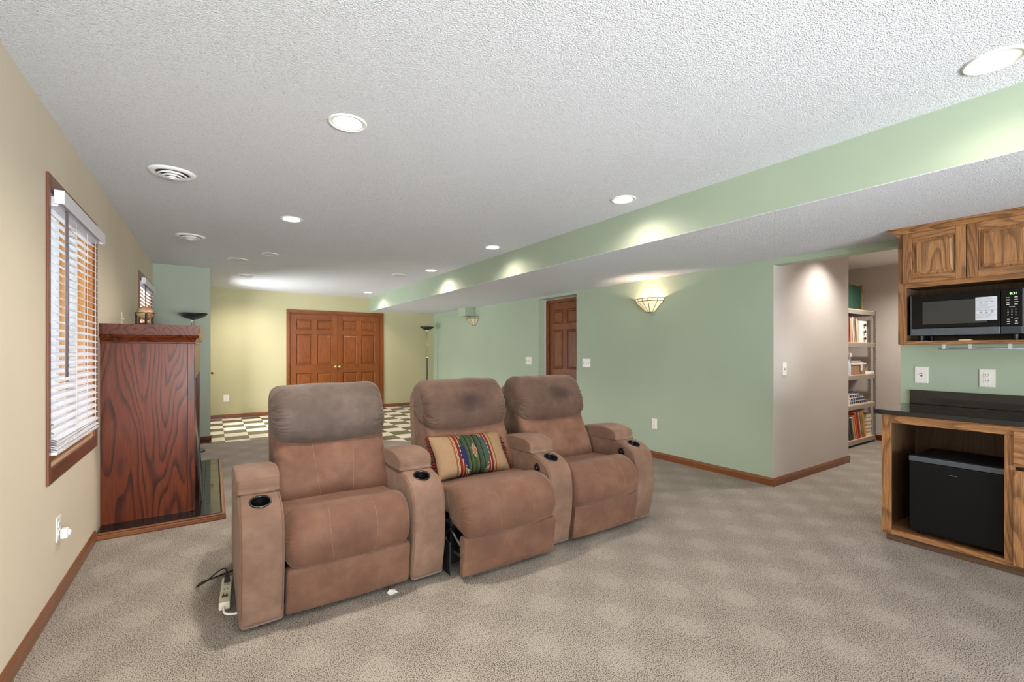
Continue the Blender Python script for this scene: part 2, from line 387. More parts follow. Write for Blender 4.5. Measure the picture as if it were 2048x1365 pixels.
struct('ceiling', MB().box(-0.9, 4.5, YN, YB, ZC, ZC + 0.05), ceil_mat)
struct('wall_front', MB().box(XL, -0.5, YN - 0.12, YN, 0, ZC).box(2.8, XR, YN - 0.12, YN, 0, ZC).box(-0.5, 2.8, YN - 0.12, YN, 2.3, ZC).box(-0.5, 2.8, YN - 0.12, YN, 0, 0.15), paint_plain)  # unseen rear wall; its wide opening is added to let light in
struct('window_added_rear', MB().box(-0.5, 2.8, YN - 0.07, YN - 0.06, 0.15, 2.3), glass)  # added unseen glazing for the light opening behind the camera
struct('wall_recess', MB().box(4.60, 4.62, 4.88, 5.92, 2.08, ZS).box(XR + 0.12, 4.72, 4.87, 4.989, 0, ZS).box(XR + 0.12, 4.72, 5.911, 6.03, 0, ZS).box(XR + .12, 4.72, 4.989, 5.911, 2.11, 2.16), paint_hall)
# carpet with the diagonal edge, tiles beyond
EDGE = [(-0.66, 7.49), (0.95, 7.49), (2.90, 5.55), (4.43, 5.55)]
cp = [(-0.66, YN), (XR, YN), (XR, 1.262), (7.95, 1.262), (7.95, 2.95), (6.1, 2.95), (6.1, 2.21), (XR, 2.21)] + EDGE[::-1]
mb = MB(); mb.prism(cp, -0.03, 0.0, axis='z'); floor = struct('floor', mb, carpet_mat)
bed = MB().prism([(-0.66, 7.49), (0.95, 7.49), (2.90, 5.55), (4.72, 5.55), (4.72, YB), (-0.66, YB)], -0.03, -0.010, axis='z').build('tile_bed', tile_bed_mat, floor)
def clip(poly, a, b):      # keep the side left of a->b
    out = []; n = len(poly)
    def sd(p): return (b[0] - a[0]) * (p[1] - a[1]) - (b[1] - a[1]) * (p[0] - a[0])
    for i in range(n):
        p, q = poly[i], poly[(i + 1) % n]; dp, dq = sd(p), sd(q)
        if dp >= -1e-9: out.append(p)
        if (dp > 1e-9 and dq < -1e-9) or (dp < -1e-9 and dq > 1e-9):
            f = dp / (dp - dq); out.append((p[0] + (q[0] - p[0]) * f, p[1] + (q[1] - p[1]) * f))
    return out
T = 0.308; X0, Y0 = 0.155, 6.412
for i in range(-2, 15):
    for j in range(-3, 13):
        x0, y0 = X0 + i * T, Y0 + j * T
        x1, y1 = min(x0 + T, XR), min(y0 + T, YB); x0 = max(x0, -0.03)
        if x1 - x0 < 0.02 or y1 - y0 < 0.02: continue
        g = 0.0008; poly = [(x0 + g, y0 + g), (x1 - g, y0 + g), (x1 - g, y1 - g), (x0 + g, y1 - g)]
        cx, cy = (x0 + x1) / 2, (y0 + y1) / 2
        if cx < 0.95 + 0.16:
            poly = clip(poly, (-1, 7.492), (5, 7.492)) if cx < 0.8 else clip(clip(poly, (-1, 7.492), (5, 7.492)), EDGE[1], EDGE[2])
        elif cx < 2.9: poly = clip(poly, EDGE[1], EDGE[2])
        else: poly = clip(poly, (0, 5.552), (5, 5.552))
        if len(poly) < 3: continue
        MB().prism(poly, -0.010, -0.002 + random.uniform(-.0006, .0004), axis='z').build('tile', tile_black if (i + j) % 2 == 0 else tile_white, floor)
# metal edge strip where the carpet meets the tile
mb = MB()
for a, b in zip(EDGE, EDGE[1:]):
    d = Vector((b[0] - a[0], b[1] - a[1])).normalized(); nn = Vector((-d.y, d.x)) * 0.006
    mb.prism([(a[0] - nn.x, a[1] - nn.y), (b[0] - nn.x, b[1] - nn.y), (b[0] + nn.x, b[1] + nn.y), (a[0] + nn.x, a[1] + nn.y)], -0.004, 0.001, axis='z')
mb.build('edge_strip', plain('carpet_binding', (176, 160, 140), 0.7), floor)

struct('wall_added_backing', MB().box(1.2, 3.26, YB + .121, YB + .14, -.03, 2.2).box(4.722, 4.74, 4.85, 6.04, -.03, 2.2), paint_hall)  # added panels behind the doors, blocking sky light at the gaps
# storage room behind the right wall
struct('wall_hall', MB().box(XR + 0.0005, 6.10, 2.21, 2.33, 0, 2.49).box(5.98, 6.10, 2.33, 2.95, 0, 2.49), paint_hall)
struct('wall_storage', MB().box(5.98, 8.07, 2.95, 3.07, 0, 2.49).box(7.95, 8.07, 0.9, 2.95, 0, 2.49).box(XR + 0.12, 8.07, 1.142, 1.262, 0, 2.49), paint_hall)
struct('ceiling_storage', MB().box(XR + 0.12, 8.07, 1.142, 3.0, 2.49, 2.54), plain('smooth_ceiling', (224, 222, 220), 0.8, var=0.01))
struct('wall_header', MB().box(XR + 0.12, XR + 0.14, 1.262, 2.21, ZS, 2.49), paint_hall)

# baseboards
def base_profile(mb, a, b, out):   # run from a to b, out = unit vector into the room
    h = 0.076; t = 0.013
    prof = [(0, 0), (t, 0), (t, h - 0.022), (t - 0.004, h - 0.012), (t - 0.008, h), (0, h)]
    vs = []
    for p in (a, b):
        for d, z in prof: vs.append((p[0] + out[0] * d, p[1] + out[1] * d, z + 0.0005))
    n = len(prof); mb.add(vs, [tuple(range(n)), tuple(range(2 * n - 1, n - 1, -1))] + [(i, (i + 1) % n, (i + 1) % n + n, i + n) for i in range(n)])
mb = MB(); base_profile(mb, (XL, YN), (XL, 2.20), (1, 0)); base_profile(mb, (XL, 2.203), (XL, 4.095), (1, 0)); base_profile(mb, (XL, 6.20), (XL, 7.676), (1, 0)); struct('baseboard_left', mb, oak_trim[1])
mb = MB(); base_profile(mb, (XL + .013, 7.676), (-0.006, 7.676), (0, -1)); struct('baseboard_return', mb, cherry[0])
mb = MB(); base_profile(mb, (-0.02, YB), (1.24, YB), (0, -1)); base_profile(mb, (3.22, YB), (XR - .014, YB), (0, -1)); struct('baseboard_back', mb, oak_trim[0])
mb = MB(); base_profile(mb, (XR, 5.93), (XR, YB), (-1, 0)); base_profile(mb, (XR, 2.2103), (XR, 4.97), (-1, 0)); struct('baseboard_right', mb, oak_trim[1])
mb = MB(); base_profile(mb, (XR - .013, 2.21), (6.0998, 2.21), (0, -1)); base_profile(mb, (6.10, 2.197), (6.10, 2.95), (1, 0)); struct('baseboard_hall', mb, oak_trim[0])
mb = MB(); base_profile(mb, (7.95, 1.27), (7.95, 2.94), (-1, 0)); base_profile(mb, (6.12, 2.95), (7.93, 2.95), (0, -1)); struct('baseboard_storage', mb, cherry[1])

# ------------------------------------------------------------------ panelled doors
def six_panel_leaf(parent, x0, x1, z0, z1, y, woods, name='door_leaf'):
    """front face at local y (facing -y); children: rail, panel"""
    w = x1 - x0; st = 0.105; ms = 0.10; th = 0.035
    leaf = MB().box(x0, x0 + st, y, y + th, z0, z1).box(x1 - st, x1, y, y + th, z0, z1)
    rails = [(z0, z0 + 0.22), (z0 + 0.80, z0 + 0.98), (z0 + 1.60, z0 + 1.70), (z1 - 0.11, z1)]
    cxm = (x0 + x1) / 2
    for (a, b) in zip(rails, rails[1:]): leaf.box(cxm - ms / 2, cxm + ms / 2, y, y + th, a[1], b[0])
    leaf.box(x0 + st, x1 - st, y + 0.018, y + 0.026, z0 + .05, z1 - .05)
    L = leaf.build(name, woods[2], parent, bevel=0.002)
    for a, b in rails: box('rail', woods[0], L, x0 + st, x1 - st, y + 0.0003, y + th, a, b, 0.0015)
    for (a, b) in zip(rails, rails[1:]):
        for (p, q) in ((x0 + st, cxm - ms / 2), (cxm + ms / 2, x1 - st)):
            u0, u1, v0, v1 = p + .004, q - .004, a[1] + .004, b[0] - .004
            def R(i, yy): return [(u0 + i, yy, v0 + i), (u1 - i, yy, v0 + i), (u1 - i, yy, v1 - i), (u0 + i, yy, v1 - i)]
            MB().rect_loop([R(0, y + .018), R(0, y + .003), R(.008, y + .012), R(.014, y + .013), R(.040, y + .003)]).build('panel', woods[2], L)
    return L
def casing(name, x0, x1, z1, wd, proud, woods, kind='structure', cat=None, z0=0.0):
    """three sided door casing, local frame, face toward -y"""
    r = thing(name, None, cat, kind=kind)
    return r
def frame_side(mb, x0, x1, z0, z1, y0):  # simple stepped casing board
    mb.box(x0, x1, y0 - 0.016, y0, z0, z1)
# double doors in the back wall
d1 = thing('door_1', None, None, (0, YB, 0), 0, kind='structure')
MB().box(1.245, 1.305, -0.018, 0, 0, 2.05).box(3.155, 3.215, -0.018, 0, 0, 2.05).build('casing', oak_door[2], d1, bevel=0.004)
MB().box(1.245, 3.215, -0.0185, 0, 2.05, 2.11).build('head_casing', oak_door[0], d1, bevel=0.004)
MB().box(1.302, 1.325, 0.0, 0.11, 0, 2.03).box(3.135, 3.158, 0.0, 0.11, 0, 2.03).box(1.302, 3.158, 0.0, 0.11, 2.03, 2.049).build('jamb', oak_door[2], d1)
for x0, x1 in ((1.328, 2.228), (2.232, 3.132)):
    L = six_panel_leaf(d1, x0, x1, 0.012, 2.026, 0.004, oak_door)
    kx = x1 - 0.04 if x0 < 2 else x0 + 0.04
    MB().lathe([(0.0, -.036), (.018, -.036), (.026, -.030), (.028, -.02), (.012, -.008), (.012, 0)], (kx, 0.004, 0.935), 20, 'y').box(kx - .028, kx + .028, 0.0, 0.004, .905, .965).build('knob', brass, L, smooth=False)
# single door in the recess of the right wall
d2 = thing('door_2', None, None, (4.60, 5.911, 0), -90, kind='structure')
MB().box(0.0, 0.055, -0.016, 0, 0, 2.045).box(0.865, 0.92, -0.016, 0, 0, 2.045).build('casing', oak_door[2], d2, bevel=0.003)
MB().box(0.0, 0.92, -0.0165, 0, 2.045, 2.095).build('head_casing', oak_door[0], d2, bevel=0.003)
L = six_panel_leaf(d2, 0.057, 0.863, 0.012, 2.04, 0.002, oak_door)
MB().lathe([(0.0, -.05), (.02, -.05), (.027, -.038), (.02, -.022), (.01, -.012), (.025, -.004), (.025, 0)], (0.80, 0.002, 0.95), 20, 'y').build('knob', brass, L, smooth=True)
# glazed door seen edge on in the passage wall
d3 = thing('door_3', None, None, (-0.035, 8.45, 0), 90, kind='structure')   # local x -> +Y, local -y -> +X
MB().box(-0.05, 0.0, -0.014, 0, 0, 2.05).box(0.85, 0.90, -0.014, 0, 0, 2.05).box(-0.05, 0.90, -0.014, 0, 2.05, 2.10).build('casing', cherry[2], d3, bevel=0.003)
L = MB().box(0.0, 0.11, 0.0, 0.04, 0.01, 2.045).box(0.74, 0.85, 0.0, 0.04, 0.01, 2.045).box(0.11, 0.74, 0.0, 0.04, 0.01, 0.25).box(0.11, 0.74, 0.0, 0.04, 1.93, 2.045).build('door_leaf', cherry[2], d3, bevel=0.002)
box('glass_pane', glass, L, 0.11, 0.74, 0.018, 0.022, 0.25, 1.93)
MB().lathe([(0.0, -.062), (.018, -.062), (.027, -.05), (.024, -.036), (.011, -.024), (.011, -.008), (.028, -.004), (.028, 0)], (0.06, 0.0, 0.93), 20, 'y').build('knob', brass, L, smooth=True)

# ------------------------------------------------------------------ windows (local: x along wall, -y into the room)
def window(name, y0, y1, z0, z1, casing_w):
    w = y1 - y0; r = thing(name, None, None, (XL, y0, 0), 90, kind='structure')
    c = casing_w; cl = 0.036; cr = 0.080 if name == 'window_1' else 0.07
    MB().box(-cl, 0, -0.011, 0, z0 - c, z1 + c).box(w, w + cr, -0.011, 0, z0 - c, z1 + c).build('casing', win_trim[2], r, bevel=0.003)
    MB().box(0, w, -0.011, 0, z0 - c, z0).box(0, w, -0.011, 0, z1, z1 + c).build('head_casing', win_trim[0], r, bevel=0.003)
    MB().box(0.0005, 0.016, 0, 0.074, z0, z1).box(w - 0.016, w - .0005, 0, 0.074, z0, z1).build('jamb', pine[2], r)
    MB().box(0.016, w - 0.016, 0, 0.074, z0 + .0005, z0 + 0.016).box(0.016, w - 0.016, 0, 0.074, z1 - 0.016, z1 - .0005).build('sill', sill_wood, r)
    # two casement sashes with glass
    m = w / 2
    for a, b in ((0.018, m - 0.002), (m + 0.002, w - 0.018)):
        s = MB().box(a, a + 0.032, 0.026, 0.056, z0 + .018, z1 - .018).box(b - 0.032, b, 0.026, 0.056, z0 + .018, z1 - .018).box(a + .032, b - .032, 0.026, 0.056, z0 + .018, z0 + .06).box(a + .032, b - .032, 0.026, 0.056, z1 - .06, z1 - .018).build('sash', pine[2], r, bevel=0.003)
        box('glass_pane', glass, s, a + 0.032, b - 0.032, 0.040, 0.044, z0 + .06, z1 - .06)
    return r
window('window_1', *W1, 0.075); window('window_2', *W2, 0.075)

def blind(label, y0, y1, z1, zb, messy, group):
    w = y1 - y0; r = thing('venetian_blind', label, 'blind', (XL, y0, 0), 90, group)
    MB().box(-0.0, w + 0.0, -0.058, -0.050, z1 - 0.068, z1).box(0.0, 0.008, -0.050, -0.019, z1 - 0.068, z1).box(w - 0.008, w, -0.050, -0.019, z1 - 0.068, z1).build('valance', blind_mat, r, bevel=0.003)
    MB().box(0.025, w - 0.025, -0.03, 0.02, z1 - 0.075, z1 - 0.03).build('head_rail', blind_mat, r)
    xi0, xi1 = 0.006, w - (0.045 if messy else 0.010); yc = -0.004; a = radians(25)
    pitch = 0.0415; z = z1 - 0.10; k = 0
    slat_zs = []
    while z > zb + 0.10: slat_zs.append(z); z -= pitch
    me = None; hw = 0.025
    for z in slat_zs:
        if me is None:
            mb = MB(); sec = []
            for q in range(7):
                u = -hw + 2 * hw * q / 6; cr = 0.0035 * (1 - (u / hw) ** 2); sec.append((u * cos(a) - cr * sin(a), u * sin(a) + cr * cos(a)))
            sec += [(p[0] + 0.0022 * sin(a), p[1] - 0.0022 * cos(a)) for p in sec[::-1]]
            mb.prism(sec, xi0, xi1, axis='x')
            o = mb.build('slat', blind_mat, r, smooth=False); me = o.data
        else:
            o = bpy.data.objects.new('slat', me); C.objects.link(o); o.parent = r
        o.location = (0, yc, z)
    # bunched slats and bottom rail lying a little askew
    for k in range(6):
        o = bpy.data.objects.new('slat', me); C.objects.link(o); o.parent = r
        o.location = (0, yc - 0.004 * (k % 2), zb + 0.022 + k * 0.0115)
        o.rotation_euler = (radians(-18 + (k % 3) * 2), radians(0.5 * (k % 3 - 1)), radians(0.0))
    MB().box(xi0, xi1, yc - 0.026, yc + 0.026, zb, zb + 0.016).build('bottom_rail', blind_mat, r, bevel=0.003)
    mb = MB()
    for xx in (0.14, w * 0.37, w * 0.63, w - 0.14):
        for dy in (-0.027, 0.027): mb.tube([(xx, yc + dy, z1 - 0.08), (xx, yc + dy, zb)], 0.0013, 5)
    mb.build('ladder_cord', cord_mat, r)
    MB().tube([(0.10, -0.046, z1 - 0.075), (0.101, -0.047, z1 - 0.5), (0.10, -0.046, z1 - 0.92)], 0.006, 8).build('tilt_wand', wand_mat, r, smooth=True)
    return r
blind('white slatted blind hanging in the wood-cased window before the fireplace', W1[0] + 0.004, W1[1] + 0.03, 2.072, 0.775, 1, 'blinds on the left wall')
blind('white slatted blind hanging in the window beyond the fireplace, behind the globe', W2[0] + 0.004, W2[1] - 0.004, 2.082, 0.775, 0, 'blinds on the left wall')

# ------------------------------------------------------------------ outside the windows: lawn and board fence
struct('ground_outside', MB().box(-9, -0.82, -2, 13, -0.25, -0.2), plain('grass_ground', (120, 140, 90), 0.9, scale=60, var=0.3))
fc = thing('garden_fence', 'pale board fence standing outside beyond the windows', 'fence', (-2.6, 0, -0.2))
fm = plain('weathered_white_board', (205, 208, 214), 0.7, var=0.1)
mb = MB().box(0.0, 0.09, 0, 0.12, 0, 2.6); bd = None
for k in range(64):
    if bd is None: bd = mb.build('board', fm, fc); bd.location = (0, 1.0, 0)
    else:
        o = bpy.data.objects.new('board', bd.data); C.objects.link(o); o.parent = fc; o.location = (0, 1.0 + k * 0.165, 0)
MB().box(-0.05, -0.001, 0.8, 11.8, 0.4, 0.5).box(-0.05, -0.001, 0.8, 11.8, 2.1, 2.2).build('rail', fm, fc)

# ------------------------------------------------------------------ ceiling fixtures
def spot(name, loc, power, col, ang=118, blend=0.7, size=0.05):
    d = bpy.data.lights.new(name, 'SPOT'); d.energy = power; d.color = col; d.spot_size = radians(ang); d.spot_blend = blend; d.shadow_soft_size = size
    o = bpy.data.objects.new(name, d); C.objects.link(o); o.location = loc; return o
def can(loc, label, lit=True):
    r = thing('recessed_light', label, 'ceiling light', loc, 0, 'recessed lights of the main ceiling')
    MB().lathe([(.080, -.001), (.081, -.006), (.089, -.007), (.092, -.004), (.093, 0.0)], (0, 0, 0), 40).build('trim_ring', white_enamel, r, smooth=True)
    MB().lathe([(.0805, -.004), (.075, -.0030), (.069, -.003)], (0, 0, 0), 40).build('baffle', baffle if lit else speaker_white, r, smooth=True)
    if lit: MB().lathe([(.069, -.003), (.05, -.005), (0.0005, -.006)], (0, 0, 0), 40).build('lens', lamp_emit, r, smooth=True)
    else: MB().lathe([(.069, -.003), (.03, -.002), (0.0005, -.0015)], (0, 0, 0), 40).build('lens', speaker_white, r, smooth=True)
    return r
WARM = (1.0, 0.89, 0.80)
for x, y, lab in ((0.575, 2.38, 'lit recessed ceiling light above the leftmost recliner'),
                  (0.585, 4.405, 'lit recessed ceiling light second out along the left row'),
                  (0.591, 9.21, 'lit recessed ceiling light nearest the checkered floor corner wall, left row'),
                  (2.60, 0.446, 'large lit recessed ceiling light at the upper right corner of the photo'),
                  (2.629, 2.424, 'lit recessed ceiling light by the green soffit above the right recliner'),
                  (2.629, 4.369, 'lit recessed ceiling light by the soffit, third from the photo corner'),
                  (2.645, 6.12, 'lit recessed ceiling light by the soffit, fourth from the photo corner'),
                  (2.613, 9.18, 'lit recessed ceiling light by the soffit end, above the double doors')):
    can((x, y, ZC), lab); spot('can_beam', (x, y, ZC - 0.02), (34 if y < 1 else (80 if y < 5 else (140 if x > 2 else 90))) * (0.48 if x > 2 else 1.5), (1.0, 0.80, 0.72) if x > 2 else WARM, 158, 1.0, 0.06)
spot('can_beam', (0.58, 0.446, ZC - 0.02), 45, WARM, 132, 0.7, 0.05)
can((0.587, 6.15, ZC), 'unlit recessed ceiling light between the lit ones of the left row', False)
spot('hall_can_beam', (5.35, 1.80, 2.47), 75, (1.0, 0.95, 0.88), 120, 0.7, 0.05)
spot('storage_can_beam', (7.0, 1.9, 2.47), 100, (1.0, 0.92, 0.84), 150, 0.8, 0.06)
def vent(loc, label):
    r = thing('ceiling_vent', label, 'vent', loc, 0, 'round ceiling air vents')
    MB().lathe([(.128, 0), (.126, -.006), (.105, -.016), (.092, -.010), (.090, 0)], (0, 0, 0), 48).build('outer_flange', white_enamel, r, smooth=True)
    MB().lathe([(.090, -.002), (.0005, -.002)], (0, 0, 0), 40).build('throat', vent_shadow, r)
    for ro, z in ((.083, -.020), (.060, -.028), (.036, -.034)):
        MB().lathe([(ro, z), (ro - .003, z - .007), (ro - .020, z + .004), (ro - .018, z + .012)], (0, 0, 0), 40).build('diffuser_ring', white_enamel, r, smooth=True)
    MB().lathe([(.014, -.02), (.016, -.040), (.0005, -.044)], (0, 0, 0), 24).build('center_cap', white_enamel, r, smooth=True)
vent((-0.214, 3.68, ZC), 'largest round white air vent near the left wall')
vent((-0.181, 5.627, ZC), 'round white air vent in the middle, above the mantel')
vent((0.452, 8.098, ZC), 'smallest, most distant round white air vent')
def speaker(loc, label):
    r = thing('ceiling_speaker', label, 'speaker', loc, 0, 'flat ceiling speakers')
    MB().lathe([(.115, 0), (.114, -.005), (.104, -.006)], (0, 0, 0), 48).build('rim', white_enamel, r, smooth=True)
    MB().lathe([(.104, -.005), (.0005, -.004)], (0, 0, 0), 48).build('grille', speaker_white, r)
speaker((0.277, 6.75, ZC), 'flat round ceiling speaker beside the unlit recessed light')
speaker((2.408, 6.775, ZC), 'flat round ceiling speaker near the soffit')

# ------------------------------------------------------------------ wall plates
def plate(loc, rz, w, h, kind, label, cat, group=None, plug=None):
    r = thing('wall_outlet' if 'outlet' in cat else 'light_switch', label, cat, loc, rz, group)
    MB().box(-w / 2, w / 2, -0.006, -0.0005, -h / 2, h / 2).build('cover_plate', white_plastic, r, bevel=0.003)
    if kind == 'outlet':
        for dz in (0.02, -0.02):
            MB().prism([(-.016, dz - .010), (-.010, dz - .015), (.010, dz - .015), (.016, dz - .010), (.016, dz + .010), (.010, dz + .015), (-.010, dz + .015), (-.016, dz + .010)], -0.009, -0.006).build('receptacle', white_plastic, r)
            MB().box(-.008, -.005, -0.0095, -0.009, dz, dz + .008).box(.005, .008, -0.0095, -0.009, dz, dz + .008).box(-.002, .002, -0.0095, -0.009, dz - .009, dz - .005).build('slots', slot_dark, r)
    else:
        n = kind
        for k in range(n):
            x = (k - (n - 1) / 2) * 0.046
            MB().box(x - .005, x + .005, -0.007, -0.006, -.012, .012).build('toggle_slot', slot_dark, r)
            MB().box(x - .0038, x + .0038, -0.017, -0.007, -.001, .009).build('toggle', white_plastic, r, bevel=0.001)
    return r
plate((XL, 3.223, 0.374), 90, .075, .125, 'outlet', 'white wall outlet low on the left wall holding a night light', 'outlet')
nl = thing('night_light', 'small white plug-in night light in the left wall outlet', 'night light', (XL + 0.0096, 3.235, 0.345), 90)
MB().box(-.022, .022, -.030, 0, -.028, .022).build('body', white_plastic, nl, bevel=0.008, seg=3)
MB().lathe([(.017, 0), (.016, -.006), (.010, -.010), (0.0005, -.011)], (0, -.030, -.003), 20, 'y').build('lens', plain('night_light_lens', (230, 226, 240), 0.3), nl, smooth=True)
plate((XL, 5.194, 1.56), 90, .075, .125, 1, 'white switch plate on the left wall just above the mantel', 'switch')
plate((0.225, YB, 0.382), 0, .09, .13, 'outlet', 'white outlet low on the warm-lit green back wall', 'outlet')
plate((XR, 3.593, 0.405), -90, .078, .125, 'outlet', 'white outlet low on the mint wall beside the right recliner', 'outlet')
plate((XR, 4.778, 1.106), -90, .163, .122, 3, 'triple toggle switch on the mint wall right of the hallway door', 'switch')
plate((XR, 6.185, 1.112), -90, .163, .122, 3, 'triple toggle switch on the mint wall left of the hallway door', 'switch')
plate((4.632, 2.21, 1.106), 0, .075, .125, 1, 'single toggle switch on the warm grey wall by the storage hall', 'switch')
plate((XR, 1.137, 1.104), -90, .078, .122, 1, 'single toggle switch above the black counter, below the microwave', 'switch')
plate((XR, 0.792, 1.097), -90, .078, .122, 'outlet', 'white outlet above the black counter backsplash', 'outlet')

# boxed-in pipe chase above the far sconce
struct('trim_1', MB().box(XR - 0.21, XR, 8.07, 8.42, 1.975, ZS), paint_mint)

# ------------------------------------------------------------------ sconces
shade_lit = NT('sconce_glass_lit')
shade_lit.set(lin((250, 236, 200)), 0.4); shade_lit.b.inputs['Emission Color'].default_value = lin((255, 232, 184)); shade_lit.b.inputs['Emission Strength'].default_value = 0.4; shade_lit = shade_lit.m
shade_off = plain('sconce_glass_unlit', (214, 206, 172), 0.35, var=0.1)
amber_off = plain('sconce_amber_glass', (196, 150, 90), 0.35, var=0.1)
came = plain('lead_came', (58, 52, 40), 0.5, 0.4)
def sconce(loc, label, glassm, bandm, lit):
    r = thing('wall_sconce', label, 'wall lamp', loc, -90, 'stained glass wall sconces')
    # half hexagon-like plan, local y negative = into the room
    ang = [pi, pi * 1.17, pi * 1.37, pi * 1.5, pi * 1.63, pi * 1.83, 2 * pi]
    def ring(rx, ry, z): return [(rx * cos(a), ry * sin(a) - 0.004, z) for a in ang]
    bot, mid, top = ring(0.05, 0.045, -0.085), ring(0.185, 0.15, 0.04), ring(0.19, 0.155, 0.07)
    for i in range(6):
        for A, B, m, nm in ((bot, mid, glassm, 'glass_pane'), (mid, top, bandm, 'band_pane')):
            q = [Vector(A[i]), Vector(A[i + 1]), Vector(B[i + 1]), Vector(B[i])]; nrm = (q[1] - q[0]).cross(q[3] - q[0]).normalized() * 0.0025
            MB().add([p for p in q] + [p + nrm for p in q], [(0, 1, 2, 3), (7, 6, 5, 4), (0, 4, 5, 1), (1, 5, 6, 2), (2, 6, 7, 3), (3, 7, 4, 0)]).build(nm, m, r)
    mb = MB()
    for i in range(7): mb.tube([bot[i], mid[i], top[i]], 0.0042, 6)
    for R in (bot, mid, top): mb.tube(R, 0.0045, 6)
    mb.build('lead_frame', came, r)
    MB().prism([(a[0], a[1]) for a in bot], -0.088, -0.083, axis='z').build('bottom_cap', came, r)
    MB().box(-.05, .05, -.006, -.0005, -.07, .05).build('back_plate', came, r)
    MB().tube([(0, -.01, -.02), (0, -.055, -.02), (0, -.055, 0.0)], 0.008, 8).lathe([(.0005, .045), (.016, .035), (.022, .015), (.012, -.01), (.012, -.02)], (0, -.055, .02), 16).build('bulb_holder', white_plastic, r)
    if lit:
        d = bpy.data.lights.new('sconce_bulb', 'POINT'); d.energy = 8; d.color = (1.0, 0.70, 0.54); d.shadow_soft_size = 0.012
        o = bpy.data.objects.new('sconce_bulb', d); C.objects.link(o); o.location = (loc[0] - 0.09, loc[1], loc[2] + 0.022)
sconce((XR, 3.645, 1.835), 'lit cream glass wall sconce on the mint wall', shade_lit, shade_lit, True)
sconce((XR, 8.06, 1.875), 'unlit stained glass wall sconce with dark rim, far along the mint wall', shade_off, amber_off, False)

# ------------------------------------------------------------------ torchiere lamps
def torchiere(loc, label, h):
    r = thing('floor_lamp', label, 'floor lamp', loc, 0, 'black torchiere lamps')
    MB().lathe([(.13, 0), (.13, .012), (.12, .02), (.03, .028), (.012, .05)], (0, 0, 0), 40).build('base', black_metal, r, smooth=True)
    MB().lathe([(.013, .04), (.013, 1.12)], (0, 0, 0), 16).build('lower_pole', black_metal, r, smooth=True)
    MB().lathe([(.015, .52), (.015, .535)], (0, 0, 0), 16).lathe([(.015, 1.115), (.015, 1.13)], (0, 0, 0), 16).build('collar', brass, r, smooth=True)
    MB().tube([(-.012, 0, 1.12), (-.012, 0, h - .10)], .004, 8).tube([(.012, 0, 1.12), (.012, 0, h - .10)], .004, 8).build('twin_rods', brass, r, smooth=True)
    MB().lathe([(.0005, h - .12), (.017, h - .115), (.017, h - .065), (.0005, h - .06)], (0, 0, 0), 20).build('neck', chrome, r, smooth=True)
    MB().lathe([(.0005, h - .076), (.04, h - .074), (.09, h - .058), (.135, h - .028), (.160, h), (.158, h + .002), (.132, h - .022), (.085, h - .050), (.0005, h - .064)], (0, 0, 0), 48).build('lamp_bowl', black_metal, r, smooth=True)
    return r
torchiere((-0.2, 7.0, 0), 'black torchiere lamp standing behind the mantel', 1.752)
torchiere((4.14, 9.80, 0), 'black torchiere lamp with brass rods in the far green corner', 1.825)

# ------------------------------------------------------------------ fireplace
fp = thing('fireplace_mantel', 'dark cherry-stained oak fireplace mantel against the left wall', 'fireplace', (XL + 0.001, 4.275, 0), 90)
Wd, Dp, FZ = 1.86, 0.548, 0.047     # width along wall, depth, hearth top
yF = -Dp
MB().box(0.006, 0.026, yF + 0.045, 0, FZ, 1.345).build('side_panel', cherry[2], fp, label='wide flat end panel with cathedral grain')
MB().box(0.0, 0.03, yF, yF + 0.045, FZ, 1.345).build('corner_stile', cherry[2], fp, bevel=0.003)
MB().box(Wd - 0.026, Wd - 0.006, yF + 0.045, 0, FZ, 1.345).build('side_panel', cherry[2], fp)
MB().box(0.03, 0.20, yF + 0.001, yF + 0.025, FZ, 1.06).box(Wd - 0.20, Wd, yF, yF + 0.025, FZ, 1.06).build('pilaster', cherry[2], fp, bevel=0.003)
MB().box(0.03, Wd, yF, yF + 0.025, 1.06, 1.345).build('frieze_board', cherry[0], fp, bevel=0.003)
MB().box(0.20, 0.215, yF + .025, yF + .15, FZ, 1.06).box(Wd - 0.215, Wd - 0.2, yF + .025, yF + .15, FZ, 1.06).box(.2, Wd - .2, yF + .025, yF + .15, 1.06, 1.075).build('opening_reveal', cherry[2], fp)
sur = MB().box(0.215, 0.42, yF + .13, yF + .15, FZ, 1.06).box(Wd - 0.42, Wd - 0.215, yF + .13, yF + .15, FZ, 1.06).box(.42, Wd - .42, yF + .13, yF + .15, .86, 1.06).build('granite_surround', granite, fp)
MB().box(.42, .46, yF + .12, yF + .16, FZ, .86).box(Wd - .46, Wd - .42, yF + .12, yF + .16, FZ, .86).box(.46, Wd - .46, yF + .12, yF + .16, .80, .86).build('firebox_frame', black_metal, fp)
MB().box(.46, Wd - .46, yF + .40, yF + .41, FZ, .86).build('firebox_back', plain('soot_black', (18, 17, 16), 0.9), fp)
MB().box(.46, Wd - .46, yF + .138, yF + .142, FZ, .80).build('glass_pane', plain('dark_fire_glass', (20, 20, 22), 0.05), fp)
